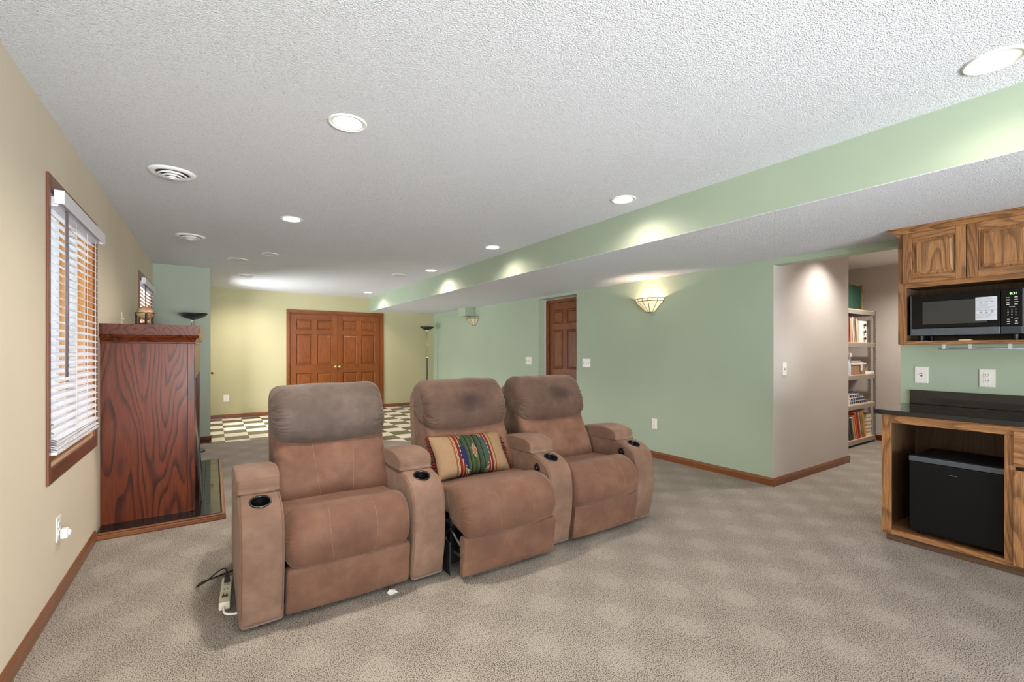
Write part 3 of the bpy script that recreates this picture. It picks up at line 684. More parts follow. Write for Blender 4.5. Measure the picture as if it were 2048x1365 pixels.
# mitred crown moulding round three sides
def crown(prof, x0, x1, yb, yf):
    rings = [[(x0 - o, yb, z), (x0 - o, yf - o, z), (x1 + o, yf - o, z), (x1 + o, yb, z)] for o, z in prof]
    mb = MB(); n = 4; vs = [p for r in rings for p in r]; fs = []
    for i in range(len(rings) - 1):
        for k in range(3): fs.append((i * n + k, i * n + k + 1, (i + 1) * n + k + 1, (i + 1) * n + k))
        fs.append((i * n + 3, i * n, (i + 1) * n, (i + 1) * n + 3))
    fs += [(0, 1, 2, 3), tuple((len(rings) - 1) * n + k for k in (3, 2, 1, 0))]
    return mb.add(vs, fs)
crown([(-.02, 1.338), (.004, 1.338), (.007, 1.345), (.007, 1.350), (.002, 1.356), (.006, 1.364), (.018, 1.378), (.027, 1.386), (.030, 1.392), (.026, 1.398), (.030, 1.402), (.038, 1.472), (.038, 1.478), (-.02, 1.478)], 0.0, Wd, 0, yF).build('crown_moulding', cherry[0], fp)
hearth = thing('hearth', 'low black granite hearth slab edged in oak under the mantel', 'hearth', (XL, 4.12, 0), 90)
box('slab', grout, hearth, 0.002, 2.04, -0.72, -0.001, 0, 0.038)
tw = 0.30
for i in range(7):
    for j in range(3):
        a0 = 0.005 + i * tw; a1 = min(2.035, a0 + tw - .002); b0 = -0.005 - j * tw; b1 = max(-0.715, b0 - tw + .002)
        box('granite_tile', granite, hearth, a0, a1, b1, b0, 0.038, 0.0465, 0.0008)
def trimrun(mb, pts): pass
MB().box(-0.03, 0.0, -0.75, -0.001, 0.0005, 0.034).box(-0.024, 0.0, -0.744, -0.001, 0.034, 0.046).build('edge_trim', oak_trim[1], hearth, bevel=0.006)
MB().box(0.0, 2.045, -0.75, -0.721, 0.0005, 0.034).box(0.0, 2.04, -0.744, -0.721, 0.034, 0.046).build('edge_trim', oak_trim[0], hearth, bevel=0.006)
MB().box(2.041, 2.068, -0.75, -0.001, 0.0005, 0.046).build('edge_trim', oak_trim[1], hearth, bevel=0.006)
# leaning black screen
scn = thing('fireplace_screen', 'black metal fireplace screen leaning on the mantel front', 'fire screen', (-0.068, 4.52, 0.048), 90)
an = radians(4.2)
def lean(p): x, y, z = p; return (x, y + z * sin(an), z * cos(an))
def lb(mb, *a):
    t = MB().box(*a); mb.add([lean(p) for p in t.v], t.f)
mb = MB(); lb(mb, 0, .02, 0, .012, 0, .93); lb(mb, .58, .60, 0, .012, 0, .93); lb(mb, .02, .58, 0, .012, 0, .02); lb(mb, .02, .58, 0, .012, .91, .93); mb.build('frame', black_metal, scn)
mb = MB(); lb(mb, .02, .58, .005, .007, .02, .91); mb.build('mesh_panel', black_plastic, scn)
mb = MB()
for z in (.06, .075, .09, .105): mb.lathe([(0.0005, -.004), (.004, -.003), (.004, 0)], (.01, z * sin(an), z), 8, 'y')
mb.build('brass_studs', brass, scn)

# globe on the mantel
gl = thing('globe', 'small antique world globe in a dark stand on the mantel', 'globe', (-0.45, 4.68, 1.4785))
def globe_mat():
    t = NT('antique_globe'); v = t.coord()
    n = t.noise(v, 12, 4, 0.55)
    col = t.ramp(n, [(0.40, lin((186, 160, 118))), (0.47, lin((170, 134, 92))), (0.52, lin((150, 92, 62))), (0.62, lin((176, 138, 84)))])
    return t.set(col, 0.4)
MB().lathe([(max(.0005, .055 * sin(pi * k / 16)), .110 - .055 * cos(pi * k / 16)) for k in range(17)], (0, 0, 0), 32).build('sphere', globe_mat(), gl, smooth=True)
MB().lathe([(.056, .107), (.068, .107), (.068, .112), (.056, .112), (.056, .107)], (0, 0, 0), 36).build('horizon_ring', plain('dark_walnut', (52, 34, 26), 0.35), gl)
mb = MB()
for a in (-1.35, -1.35 + pi * 2 / 3, -1.35 + pi * 4 / 3): mb.tube([(.058 * cos(a), .058 * sin(a), 0.0), (.060 * cos(a), .060 * sin(a), .107)], .008, 8).tube([(.058 * cos(a), .058 * sin(a), 0.023), (0, 0, .023)], .005, 8)
mb.lathe([(.0005, .016), (.016, .016), (.016, .03), (.0005, .03)], (0, 0, 0), 16).build('stand_legs', MATS['dark_walnut'], gl)
MB().tube([(0, 0, .028), (0, 0, .057)], .006, 8).build('center_pin', brass, gl)

# ------------------------------------------------------------------ recliners (root at the front line of the arms; local y' = Y - root)
ARM = [(0.03, .028), (0.005, .03), (-.012, .10), (-.032, .22), (-.040, .34), (-.034, .44), (-.012, .512), (.035, .552), (.10, .575), (.20, .588), (.45, .588), (.72, .580), (.84, .56), (.87, .50), (.88, .3), (.88, .06), (.86, .028), (.45, .026)]
PAD = [(.180, .590), (.174, .598), (.174, .640), (.186, .655), (.23, .672), (.31, .682), (.42, .676), (.54, .655), (.65, .628), (.725, .594), (.71, .572), (.45, .578)]
def wr(seed, amp, ends=0.82):
    def f(t, q, p):
        e = max(0, (abs(q) - ends) / (1 - ends)); e = e * e * (3 - 2 * e) if e < 1 else 1
        w = noise.noise(Vector((p.x * 9 + seed, p.y * 26, q * 2.2 + seed)))
        w2 = noise.noise(Vector((p.x * 4, p.y * 5, q * 3 + seed * 2)))
        return amp * (e * (0.6 * w - 1.5 * (1 - abs(sin(p.y * 68 + 5 * w + 14 * p.x + seed))) ** 3) + 0.55 * w2)
    return f
def recliner(label, rx, ry, arms, sx, bx, fx, foot_dy, seed, stain, mechanism=False):
    r = thing('recliner', label, 'recliner', (rx, ry, 0), 0, 'row of suede recliners')
    for (a0, a1) in arms:
        a0 -= rx; a1 -= rx
        arm = Cushion(ARM, a0, a1, 0.018, 110, 0.0015, lambda t, q, p: 0.002 * noise.noise(Vector((p.x * 7 + seed, p.y * 7, q))))
        A = arm.build('arm', suede_arm, r, 12)
        cx = (a0 + a1) / 2; cy, cz = 0.080, 0.5705; tilt = atan2(.023, .065)
        # cut the cup well
        cut = MB().lathe([(0.0005, -.09), (.040, -.09), (.043, .05), (0.0005, .05)], (0, 0, 0), 32).build('cutter', None)
        cut.location = (rx + cx, ry + cy, cz); cut.rotation_euler = (tilt, 0, 0); bpy.context.view_layer.update()
        bo = A.modifiers.new('b', 'BOOLEAN'); bo.operation = 'DIFFERENCE'; bo.object = cut; bo.solver = 'EXACT'
        bpy.context.view_layer.update(); dg = bpy.context.evaluated_depsgraph_get()
        me = bpy.data.meshes.new_from_object(A.evaluated_get(dg)); A.modifiers.clear()
        if len(me.polygons) > 500: A.data = me
        A.data.materials.clear(); A.data.materials.append(suede_arm); bpy.data.objects.remove(cut)
        cup = MB().lathe([(0.0005, -.086), (.036, -.086), (.0395, -.003), (.041, .0035), (.0475, .0035), (.049, .000), (.0485, -.003), (.0425, -.006), (.041, -.087), (0.0005, -.088)], (0, 0, 0), 40).build('cup_holder', black_cup, r, smooth=True)
        cup.location = (cx, cy, cz); cup.rotation_euler = (tilt, 0, 0)
        pad = Cushion(PAD, a0 - .004, a1 + .004, 0.016, 64, 0.004, lambda t, q, p: 0.003 * noise.noise(Vector((p.x * 8 + seed, p.y * 8, q * 2))))
        P = pad.build('arm_pad', suede_arm, r, 12)
        mb = MB(); pts = []
        for k in range(13):
            x = a0 - .0 + (a1 - a0) * k / 12; i = min(range(pad.n), key=lambda i: (pad.P[i] - Vector((.176, .648))).length); pts.append(pad.pt(i, x, -0.0015))
        mb.tube(pts, .0012, 5); mb.build('seam', seam_mat, P)
        for xs in (a0 + .006, a1 - .006):
            ids = [i for i in range(pad.n) if pad.P[i].y > .640 and pad.P[i].x < .70]; ids.sort(key=lambda i: pad.P[i].x)
            MB().tube([pad.pt(i, xs, 0.003) for i in ids], .0012, 5).build('seam', seam_mat, P)
        for xs in (a0 + .010, a1 - .010):
            ids = [i for i in range(arm.n) if (arm.P[i].x < .17 and arm.P[i].y > .05 and arm.N[i].x < .6 and (arm.P[i].x < .03 or arm.P[i].y > .5))]; ids.sort(key=lambda i: arm.P[i].y + arm.P[i].x * .5)
            MB().tube([arm.pt(i, xs, 0.002) for i in ids], .0018, 5).build('seam', piping_dark, A)
        for yy in (.06, .80): MB().lathe([(.022, .001), (.025, .03)], (cx, yy, 0), 16).build('foot', black_plastic, r)
    s0, s1 = sx[0] - rx, sx[1] - rx; f0, f1 = fx[0] - rx, fx[1] - rx; b0, b1 = bx[0] - rx, bx[1] - rx
    SEAT = [(.06, .30), (.05, .40), (.06, .46), (.10, .475), (.18, .472), (.32, .460), (.47, .452), (.58, .44), (.60, .36), (.58, .28), (.3, .26)]
    st = Cushion(SEAT, s0, s1, 0.03, 64, 0.006, lambda t, q, p: 0.005 * noise.noise(Vector((p.x * 6 + seed, q * 2, 3))))
    st.build('seat', suede_seat, r, 20)
    d = foot_dy
    ROLL = [(.04 + d, .255), (-.008 + d, .252), (-.038 + d, .275), (-.058 + d, .33), (-.056 + d, .39), (-.030 + d, .448), (.018 + d * .8, .490), (.075 + d * .5, .508), (.115, .497), (.13, .47), (.12, .36), (.09, .28)]
    rollf = lambda q, p: (0.012 * abs(q) ** 3 * 1.0, 0.010 * q * 0)
    base = wr(seed, 0.004, 0.86)
    rl = Cushion(ROLL, f0, f1, 0.060, 180, 0.010, lambda t, q, p: base(t, q, p) + 0.004 * noise.noise(Vector((p.x * 5 + seed, p.y * 5, q * 3))), rollf)
    R = rl.build('footrest_cushion', suede_seat, r, 44)
    mb = MB()
    for sgn in (-1, 1):
        ids = [i for i in range(rl.n) if rl.P[i].x < .085 + d * .5 and rl.P[i].y > .262 and rl.N[i].x < .5]; ids.sort(key=lambda i: rl.P[i].y + rl.P[i].x)
        cxr = (f0 + f1) / 2; wd = (f1 - f0)
        mb = MB(); mb.tube([rl.pt(i, cxr + sgn * wd * (.155 + .03 * sin((rl.P[i].y - .25) * 9)), -0.0005) for i in ids], .0012, 5).build('seam', seam_mat, R)
    PANEL = [(.035 + d, .040), (.006 + d, .038), (-.004 + d, .09), (-.014 + d, .16), (-.022 + d, .225), (-.016 + d, .250), (.01 + d, .256), (.04 + d, .245), (.045 + d, .14)]
    pn = Cushion(PANEL, f0 + .004, f1 - .004, 0.014, 56, 0.004, wr(seed + 5, 0.0025, 0.90))
    pn.build('footrest_panel', suede_seat, r, 30)
    # backrest
    BACK = [(.405, .40), (.395, .46), (.425, .56), (.470, .66), (.515, .75), (.545, .82), (.60, .90), (.70, .96), (.76, .92), (.74, .78), (.71, .60), (.69, .42), (.55, .38)]
    bd0 = wr(seed + 9, 0.005, 0.80)
    def bdis(t, q, p):
        v = bd0(t, q, p)
        if p.x < .56: v += 0.010 * (abs(q) ** 4) * (1 if p.y < .7 else .3) - 0.006 * exp(-((p.y - .50 - .16 * abs(q)) / .02) ** 2) * (abs(q) > .25)
        return v
    bk = Cushion(BACK, b0 + .004, b1 - .004, 0.045, 96, 0.012, bdis)
    B = bk.build('backrest', suede_seat, r, 40)
    mb = MB(); cxb = (b0 + b1) / 2; wb = b1 - b0
    for sgn in (-1, 1):
        ids = [i for i in range(bk.n) if bk.P[i].x < .53 and .44 < bk.P[i].y < .77 and bk.N[i].x < .1]; ids.sort(key=lambda i: bk.P[i].y)
        mb = MB(); mb.tube([bk.pt(i, cxb + sgn * wb * (.14 + .05 * ((bk.P[i].y - .44) / .33)), -0.0003) for i in ids], .0012, 5).build('seam', seam_mat, B)
    HEAD = [(.565, .750), (.515, .756), (.488, .792), (.486, .86), (.508, .93), (.552, .995), (.60, 1.040), (.66, 1.060), (.73, 1.052), (.785, 1.01), (.795, .93), (.77, .84), (.68, .77)]
    hb = wr(seed + 20, 0.010, 0.66)
    def hs(q, p):
        top = max(0, (p.y - .98) / .08); low = max(0, (.80 - p.y) / .05)
        return (0.0, top * (0.014 * abs(q) ** 2 - 0.006) + min(1, low) * (-0.026 * (1 - q * q)) + 0.012)
    hd = Cushion(HEAD, b0 - .006, b1 + .006, 0.07, 260, 0.014, lambda t, q, p: hb(t, q, p), hs)
    hd.build('headrest', suede_head if stain is None else suede('suede_headrest_worn', (80, 60, 48), (98, 76, 62), (64, 47, 38), stain), r, 70)
    SHELL = [(.70, .30), (.69, .60), (.735, .90), (.78, 1.0), (.81, .98), (.82, .90), (.80, .60), (.80, .30), (.75, .28)]
    sh = Cushion(SHELL, b0 + .002, b1 - .002, 0.025, 56, 0.002); sh.build('back_shell', suede_arm, r, 12)
    MB().box(s0 + .012, s1 - .012, .10, .76, .035, .28).build('base_frame', black_plastic, r, bevel=0.006)
    if mechanism:
        MB().box(s0 - .030, s0 - .022, .02, .26, .012, .20).box(s0 - .022, s0 + .012, .13, .26, .03, .07).build('side_plate', black_metal, r, bevel=0.003)
        MB().tube([(s0 - .012, .20, .16), (s0 - .004, .06, .26), (s0 - .0, -.06, .20)], .008, 6).tube([(s0 - .010, .24, .25), (s0 - .002, .04, .14), (s0 + .004, -.06, .14)], .008, 6).build('recliner_linkage', black_metal, r)
        MB().lathe([(0.0005, -.006), (.009, -.005), (.009, .0)], (s0 - .03, .06, .215), 12, 'x').build('pivot_bolt', chrome, r)
        MB().box(s0 + .0, s0 + .01, .06, .62, .28, .34).build('dust_cover', plain('black_fabric', (30, 28, 27), .9), r)
    else:
        MB().tube([(cxr, .06, .16), (cxr, -.0, .16)], .01, 6).build('recliner_linkage', black_metal, r)
    return r
suede_head = suede('suede_headrest_grey', (76, 64, 56), (98, 85, 77), (62, 51, 44))
r1 = recliner('leftmost suede recliner with two arms and a greyish headrest', 0.595, 2.37, [(.10, .283), (.905, 1.10)], (.286, .902), (.29, .925), (.288, .900), 0.0, 1.3, None)
r2 = recliner('middle suede recliner with its footrest slightly open, holding the patterned pillow', 1.475, 2.31, [(1.80, 1.99)], (1.15, 1.798), (1.185, 1.82), (1.145, 1.795), -0.085, 4.1, (0.03, .50, .93), True)
r3 = recliner('rightmost suede recliner with a dark stain on its headrest', 2.30, 2.31, [(2.61, 2.80)], (1.995, 2.606), (1.95, 2.585), (1.995, 2.604), -0.03, 7.7, (0.02, .50, .95))
def button(root, x, y, z):
    MB().lathe([(0.0005, -.006), (.026, -.006), (.030, -.002), (.030, 0)], (x, y, z), 28, 'x').lathe([(0.0005, -.010), (.008, -.009), (.009, -.006)], (x, y + .008, z), 14, 'x').build('recline_button', black_cup, root, smooth=False)
button(r2, 1.80 - 1.475 - .001, .105, .508); button(r3, 2.61 - 2.30 - .001, .115, .515)

# ------------------------------------------------------------------ kilim pillow
PC = {'tan': (178, 144, 108), 'red': (128, 38, 30), 'green': (56, 76, 52), 'teal': (64, 88, 80), 'navy': (40, 42, 82), 'olive': (104, 102, 52), 'cream': (214, 192, 150), 'rust': (160, 84, 52), 'black': (34, 34, 34), 'pink': (172, 116, 88)}
def cloth_m(nm, rgb):
    t = NT('kilim_' + nm); v = t.coord((1, 3, 1)); c = lin(dim(rgb, .74))
    n = t.noise(v, 240, 2); t.bump(n, 0.5, 0.002)
    return t.set(t.ramp(n, [(.35, tuple(x * .82 for x in c[:3])), (.65, tuple(min(1, x * 1.12) for x in c[:3]))]), 0.9, spec=0.15)
PM = {k: cloth_m(k, v) for k, v in PC.items()}; PK = list(PM)
def kilim(u, v):     # u along -1..1, v -1..1
    a = abs(u)
    if a > 0.56: return 'tan'
    if a > 0.535: return 'rust'
    if a > 0.52: return 'olive'
    rr = sqrt((u / 0.40) ** 2 + (v / 1.06) ** 2)
    step = 0.04 * (1 if int((v + 1) * 9) % 2 else -1)
    if rr + step > 1.0 :
        if a > 0.495: return 'cream'
        if a > 0.485: return 'red'
        if a > 0.465: return 'cream'
        if a > 0.34: return 'red' if not (0.385 < a < 0.39) else 'cream'
        return ['cream', 'olive', 'rust', 'cream', 'red'][int(a * 60) % 5]
    uu = u + 0.01; vv = v * 0.5
    dm = abs(uu) / 0.105 + abs(vv) / 0.17
    if dm < 0.5: return 'pink'
    if dm < 0.62: return 'black'
    if dm < 0.74: return 'cream'
    if dm < 0.84: return 'red'
    if dm < 0.97 and abs(vv) > 0.05: return 'cream'
    if u < -0.24 and v < .25: return 'navy'
    if u > 0.22: return 'teal'
    k = int((u + 0.4) * 45)
    return ['green', 'green', 'olive', 'green', 'black', 'green', 'green', 'teal', 'green', 'olive', 'black', 'green', 'green', 'olive', 'green', 'green', 'green'][k % 17]
pil = thing('throw_pillow', 'tan kilim pillow with a green and red woven medallion on the middle recliner', 'pillow', (1.452, 2.700, .588), 0)
pil.rotation_euler = (radians(-36), radians(2), radians(3))
PW, PH, PT = .275, .150, .066
nx, ny = 132, 66
def psurf(u, v, sgn):
    f = (max(0, 1 - abs(u) ** 2.6) ** .5) * (max(0, 1 - abs(v) ** 2.4) ** .55)
    x = PW * u * (1 - .05 * (1 - abs(v)) * abs(u) ** 3); z = PH * v * (1 - .10 * (1 - abs(u)) * abs(v) ** 3)
    w = 0.004 * noise.noise(Vector((u * 5, v * 4, sgn))) * f
    return (x, -sgn * (PT * f + w), z)
mb = MB()
for sgn, off in ((1, 0), (-1, (nx + 1) * (ny + 1))):
    vs = [psurf(-1 + 2 * i / nx, -1 + 2 * j / ny, sgn) for j in range(ny + 1) for i in range(nx + 1)]; b = len(mb.v); mb.v += vs
    for j in range(ny):
        for i in range(nx):
            q = (b + j * (nx + 1) + i, b + j * (nx + 1) + i + 1, b + (j + 1) * (nx + 1) + i + 1, b + (j + 1) * (nx + 1) + i)
            mb.f.append(q if sgn == 1 else q[::-1]); mb.mi.append(PK.index(kilim(-1 + 2 * (i + .5) / nx, -1 + 2 * (j + .5) / ny)) if sgn == 1 else 0)
mb.build('cover', [PM[k] for k in PK], pil, smooth=True, fix=False)
mbs = {'red': MB(), 'black': MB()}
for sx in (-1, 1):
    for k in range(44):
        z = PH * (-1 + 2 * (k + .5) / 44); x = PW * sx; l = random.uniform(.022, .032); dz = random.uniform(-.008, .004); dy = random.uniform(-.01, .01)
        m = mbs['red' if k % 3 else 'black']
        m.tube([(x * .985, 0, z), (x + sx * l * .5, dy * .6, z + dz * .3), (x + sx * l, dy, z + dz)], [.0022, .0026, .0012], 5)
tag(mbs['red'].build('fringe', PM['red'], pil), kind='stuff'); tag(mbs['black'].build('fringe', PM['black'], pil), kind='stuff')

# ------------------------------------------------------------------ kitchen: base cabinet
XF = 3.82
bc = thing('base_cabinet', 'oak base cabinet with an open bay for the small black refrigerator', 'cabinet', (XF, 1.19, 0), -90)
D = XR - XF - 0.002; WB = 1.75
MB().box(0, .05, 0, .02, .048, .855).build('stile', oak_cab[2], bc, bevel=0.0015)
MB().box(.575, .618, 0, .02, .080, .800).build('stile', oak_cab[2], bc, bevel=0.0015)
MB().box(1.13, 1.17, 0, .02, .080, .800).build('stile', oak_cab[2], bc, bevel=0.0015)
MB().box(.05, WB, 0, .0195, .800, .855).build('rail', oak_cab[0], bc, bevel=0.0015)
MB().box(.05, WB, 0, .0195, .048, .080).build('rail', oak_cab[0], bc, bevel=0.0015)
MB().box(0.0005, .018, .02, D, .048, .855).build('side_panel', oak_dark[2], bc)
MB().box(.577, .595, .02, D, .066, .855).build('partition', oak_dark[2], bc)
MB().box(.018, .577, D - .012, D, .066, .855).build('back_panel', oak_dark[2], bc)
MB().box(.018, WB, .02, D - .012, .048, .066).build('bottom', oak_cab[0], bc)
MB().box(.018, .577, .02, D - .012, .845, .855).build('top_panel', oak_dark[0], bc)
MB().box(.02, WB, .022, .04, 0.001, .048).box(.02, .04, .04, D, 0.001, .048).build('toe_kick', oak_dark[0], bc, label='darker recessed base board')
MB().box(.595, WB, .10, .11, .066, .845).build('inner_back', oak_dark[2], bc)
def raised_front(parent, name, x0, x1, z0, z1, y, woods, fr=.055, grain=2, knob=False):
    st = MB().box(x0, x0 + fr, y - .019, y, z0, z1).box(x1 - fr, x1, y - .019, y, z0, z1).box(x0 + fr, x1 - fr, y - .008, y - .002, z0 + fr - .004, z1 - fr + .004).build(name, woods[2], parent, bevel=0.003)
    for a, b in ((z0, z0 + fr), (z1 - fr, z1)): box('rail', woods[0], st, x0 + fr, x1 - fr, y - .0187, y, a, b, 0.0025)
    u0, u1, v0, v1 = x0 + fr + .001, x1 - fr - .001, z0 + fr + .001, z1 - fr - .001
    def R(i, yy): return [(u0 + i, yy, v0 + i), (u1 - i, yy, v0 + i), (u1 - i, yy, v1 - i), (u0 + i, yy, v1 - i)]
    MB().rect_loop([R(0, y - .003), R(.003, y - .005), R(.026, y - .016), R(.027, y - .0185), R(.030, y - .0185)]).build('raised_panel', woods[grain], st)
    return st
dw = MB().box(.612, 1.135, -.019, 0, .628, .828)
DR = dw.build('drawer', oak_cab[0], bc, bevel=0.004)
MB().lathe([(0.0005, -.03), (.012, -.03), (.015, -.024), (.008, -.012), (.008, 0)], (.873, -.019, .728), 16, 'y').build('knob', brass, DR, smooth=True)
raised_front(bc, 'door', .612, .870, .062, .606, 0, oak_cab); raised_front(bc, 'door', .876, 1.135, .062, .606, 0, oak_cab)
ct = thing('countertop', 'black granite countertop with a low backsplash on the oak cabinets', 'countertop', (XF, 1.19, 0), -90)
MB().box(-.035, WB + .02, -.03, D + .0015, .8555, .886).build('slab', granite, ct, bevel=0.003)
MB().box(-.012, WB + .02, D - .018, D + .0015, .8865, .990).build('backsplash', granite, ct, bevel=0.002)
# small refrigerator
fr = thing('mini_fridge', 'small black refrigerator inside the open cabinet bay', 'refrigerator', (XF + .05, 1.19, .066), -90)
MB().box(.135, .568, .045, .45, .02, .520).build('body', black_metal, fr, bevel=0.006)
MB().box(.132, .571, 0, .042, .032, .488).build('door', plain('black_appliance_door', (14, 14, 15), 0.5, 0, spec=.2), fr, bevel=0.006)
MB().box(.132, .571, -.004, .042, .491, .524).build('handle_strip', plain('gunmetal_strip', (96, 104, 114), 0.3, 0.7), fr, bevel=0.003)
for x in (.17, .53):
    for y in (.08, .42): MB().lathe([(.012, .0), (.012, .021)], (x, y, 0), 12).build('foot', black_plastic, fr)
mb = MB()
for k, (w, dx) in enumerate(((.004, 0), (.003, .007), (.004, .014), (.003, .021), (.005, .029))): mb.box(.33 + dx, .33 + dx + w, -.0006, 0, .432, .436)
mb.build('badge_letters', chrome, fr)

# ------------------------------------------------------------------ kitchen: wall cabinet with microwave bay
XU = 4.094
uc = thing('wall_cabinet', 'oak wall cabinet with raised panel doors above the microwave bay', 'cabinet', (XU, 1.18, 0), -90)
DU = XR - XU - 0.002; WU = 1.72
MB().box(0, .045, 0, .02, 1.330, 2.135).build('stile', oak_cab[2], uc, bevel=0.0015)
MB().box(.045, WU, 0, .0195, 1.726, 1.775).build('rail', oak_cab[0], uc, bevel=0.0015)
MB().box(.045, WU, 0, .0195, 2.09, 2.135).build('rail', oak_cab[0], uc, bevel=0.0015)
for x in (.335, .655, .975): MB().box(x, x + .045, 0, .0195, 1.775, 2.09).build('stile', oak_cab[2], uc)
MB().box(0.0005, .02, .02, DU, 1.328, 2.148).build('side_panel', oak_cab[2], uc)
MB().box(.02, WU, DU - .01, DU, 1.362, 2.14).build('back_panel', oak_dark[2], uc)
MB().box(.02, WU, .02, DU - .01, 1.735, 1.755).build('divider_shelf', oak_dark[0], uc)
MB().box(.0455, WU, .0, DU - .01, 1.330, 1.352).build('shelf', oak_cab[0], uc, bevel=0.0015)
MB().box(.02, .045, .02, DU - .01, 1.352, 1.726).build('inner_panel', oak_dark[2], uc)
MB().box(.74, .78, .0, DU - .01, 1.352, 1.726).build('partition', oak_cab[2], uc)
MB().box(.02, WU, .02, DU, 2.12, 2.14).build('top_panel', oak_dark[0], uc)
raised_front(uc, 'door', .030, .353, 1.757, 2.107, 0, oak_cab, .050); raised_front(uc, 'door', .358, .682, 1.757, 2.107, 0, oak_cab, .050); raised_front(uc, 'door', .687, 1.010, 1.757, 2.107, 0, oak_cab, .050)
for i, (x, h) in enumerate(((.05, 0),)): pass
crown([(-.012, 2.094), (.005, 2.094), (.007, 2.102), (.014, 2.108), (.018, 2.116), (.030, 2.128), (.040, 2.136), (.044, 2.138), (.048, 2.140), (.048, 2.1485), (-.012, 2.1485)], 0, WU, DU, 0).build('crown_moulding', oak_cab[0], uc)
lb_ = thing('towel_bar', 'thin white metal bar mounted under the wall cabinet', 'rail', (XU + .09, 0.985, 1.300), -90)
MB().tube([(0, 0, 0), (.70, 0, 0)], .006, 10).build('rod', plain('white_metal', (205, 216, 224), .3, .2), lb_, smooth=True)
MB().box(.02, .035, -.008, .008, 0, .0295).box(.15, .165, -.008, .008, 0, .0295).box(.33, .345, -.008, .008, 0, .0295).box(.6, .615, -.008, .008, 0, .0295).build('brackets', MATS['white_metal'], lb_)
pp = thing('paper_slip', 'folded slip of paper lying on the shelf under the microwave', 'paper', (XU + .004, 0.865, 1.3525), -90)
MB().box(0, .055, 0.002, .06, 0, .006).build('sheet', plain('cream_paper', (226, 205, 168), .8), pp)

mw = thing('microwave', 'black countertop microwave with a green clock in the oak bay', 'microwave', (XU + .012, 1.18, 1.352), -90)
z0 = .036
MB().box(.074, .598, .03, .31, z0, z0 + .280).build('body', black_metal, mw, bevel=0.004)
mbod = plain('microwave_black_gloss', (11, 11, 12), 0.15, spec=.22)
MB().box(.072, .502, -.004, .028, z0 + .052, z0 + .278).build('door', mbod, mw, bevel=0.003)
dwin = plain('microwave_window_mesh', (60, 60, 58), 0.25, spec=.25)
MB().box(.132, .445, -.0052, -.004, z0 + .078, z0 + .232).build('window', dwin, mw)
MB().box(.072, .502, -.006, .028, z0 + .002, z0 + .050).build('handle_strip', plain('slate_strip', (92, 100, 108), 0.35, 0.5), mw, bevel=0.003)
MB().box(.505, .596, -.004, .028, z0 + .052, z0 + .278).build('control_panel', mbod, mw, bevel=0.003)
MB().box(.505, .596, -.006, .028, z0 + .002, z0 + .050).build('open_button', plain('dark_slate_button', (58, 64, 70), 0.35, 0.4), mw, bevel=0.003)
MB().box(.596, .602, -.005, .03, z0 + .002, z0 + .279).box(.068, .072, -.005, .03, z0 + .002, z0 + .279).build('edge_frame', MATS['slate_strip'], mw)
for x in (.11, .56): MB().lathe([(.014, 0), (.016, z0)], (x, .06, 0), 14).lathe([(.014, 0), (.016, z0)], (x, .27, 0), 14).build('feet', black_plastic, mw)
dg_ = MB(); put_text(dg_, '8:31', .021, .560, -.0045, z0 + .250); dg_.build('clock_digits', emit('green_digits', (70, 235, 60), 2.0), mw)
km = MB()
prt = plain('key_print', (206, 208, 206), .6)
for k, s in enumerate(('123', '456', '789', '\u00a00\u00a0')):
    for q, ch in enumerate(s):
        if ch.strip(): put_text(km, ch, .0125, .536 + q * .0165, -.0045, z0 + .152 - k * .0165)
km.build('number_keys', prt, mw)
km = MB()
for (x, z, w, h) in ((.536, .226, .017, .003), (.536, .212, .017, .005), (.536, .196, .011, .003), (.536, .184, .014, .005), (.570, .228, .013, .005), (.570, .214, .014, .003), (.570, .199, .018, .003), (.570, .184, .014, .004), (.553, .169, .024, .0025), (.538, .092, .012, .0025), (.571, .096, .015, .004), (.538, .078, .013, .004), (.571, .080, .010, .006), (.538, .064, .012, .004), (.571, .066, .014, .003)):
    km.box(x - w / 2, x + w / 2, -.0047, -.0043, z0 + z - h / 2, z0 + z + h / 2)
km.build('key_labels', prt, mw)
lbm = MB().box(.393, .490, -.0062, -.0053, z0 + .092, z0 + .240).build('paper_label', plain('white_label', (205, 210, 216), .6, var=.02), mw)
ink = plain('label_ink', (92, 98, 104), .7); km = MB(); rr = random.Random(3)
z = z0 + .233
while z > z0 + .10:
    if abs(z - (z0 + .205)) < .006 or abs(z - (z0 + .145)) < .006:
        for x in (.412, .438, .464): km.box(x, x + .010, -.0066, -.0062, z, z + .004)
        z -= .009; continue
    km.box(.397, .397 + rr.uniform(.05, .088), -.0066, -.0062, z, z + .0012); z -= .0068
km.build('label_lines', ink, lbm)

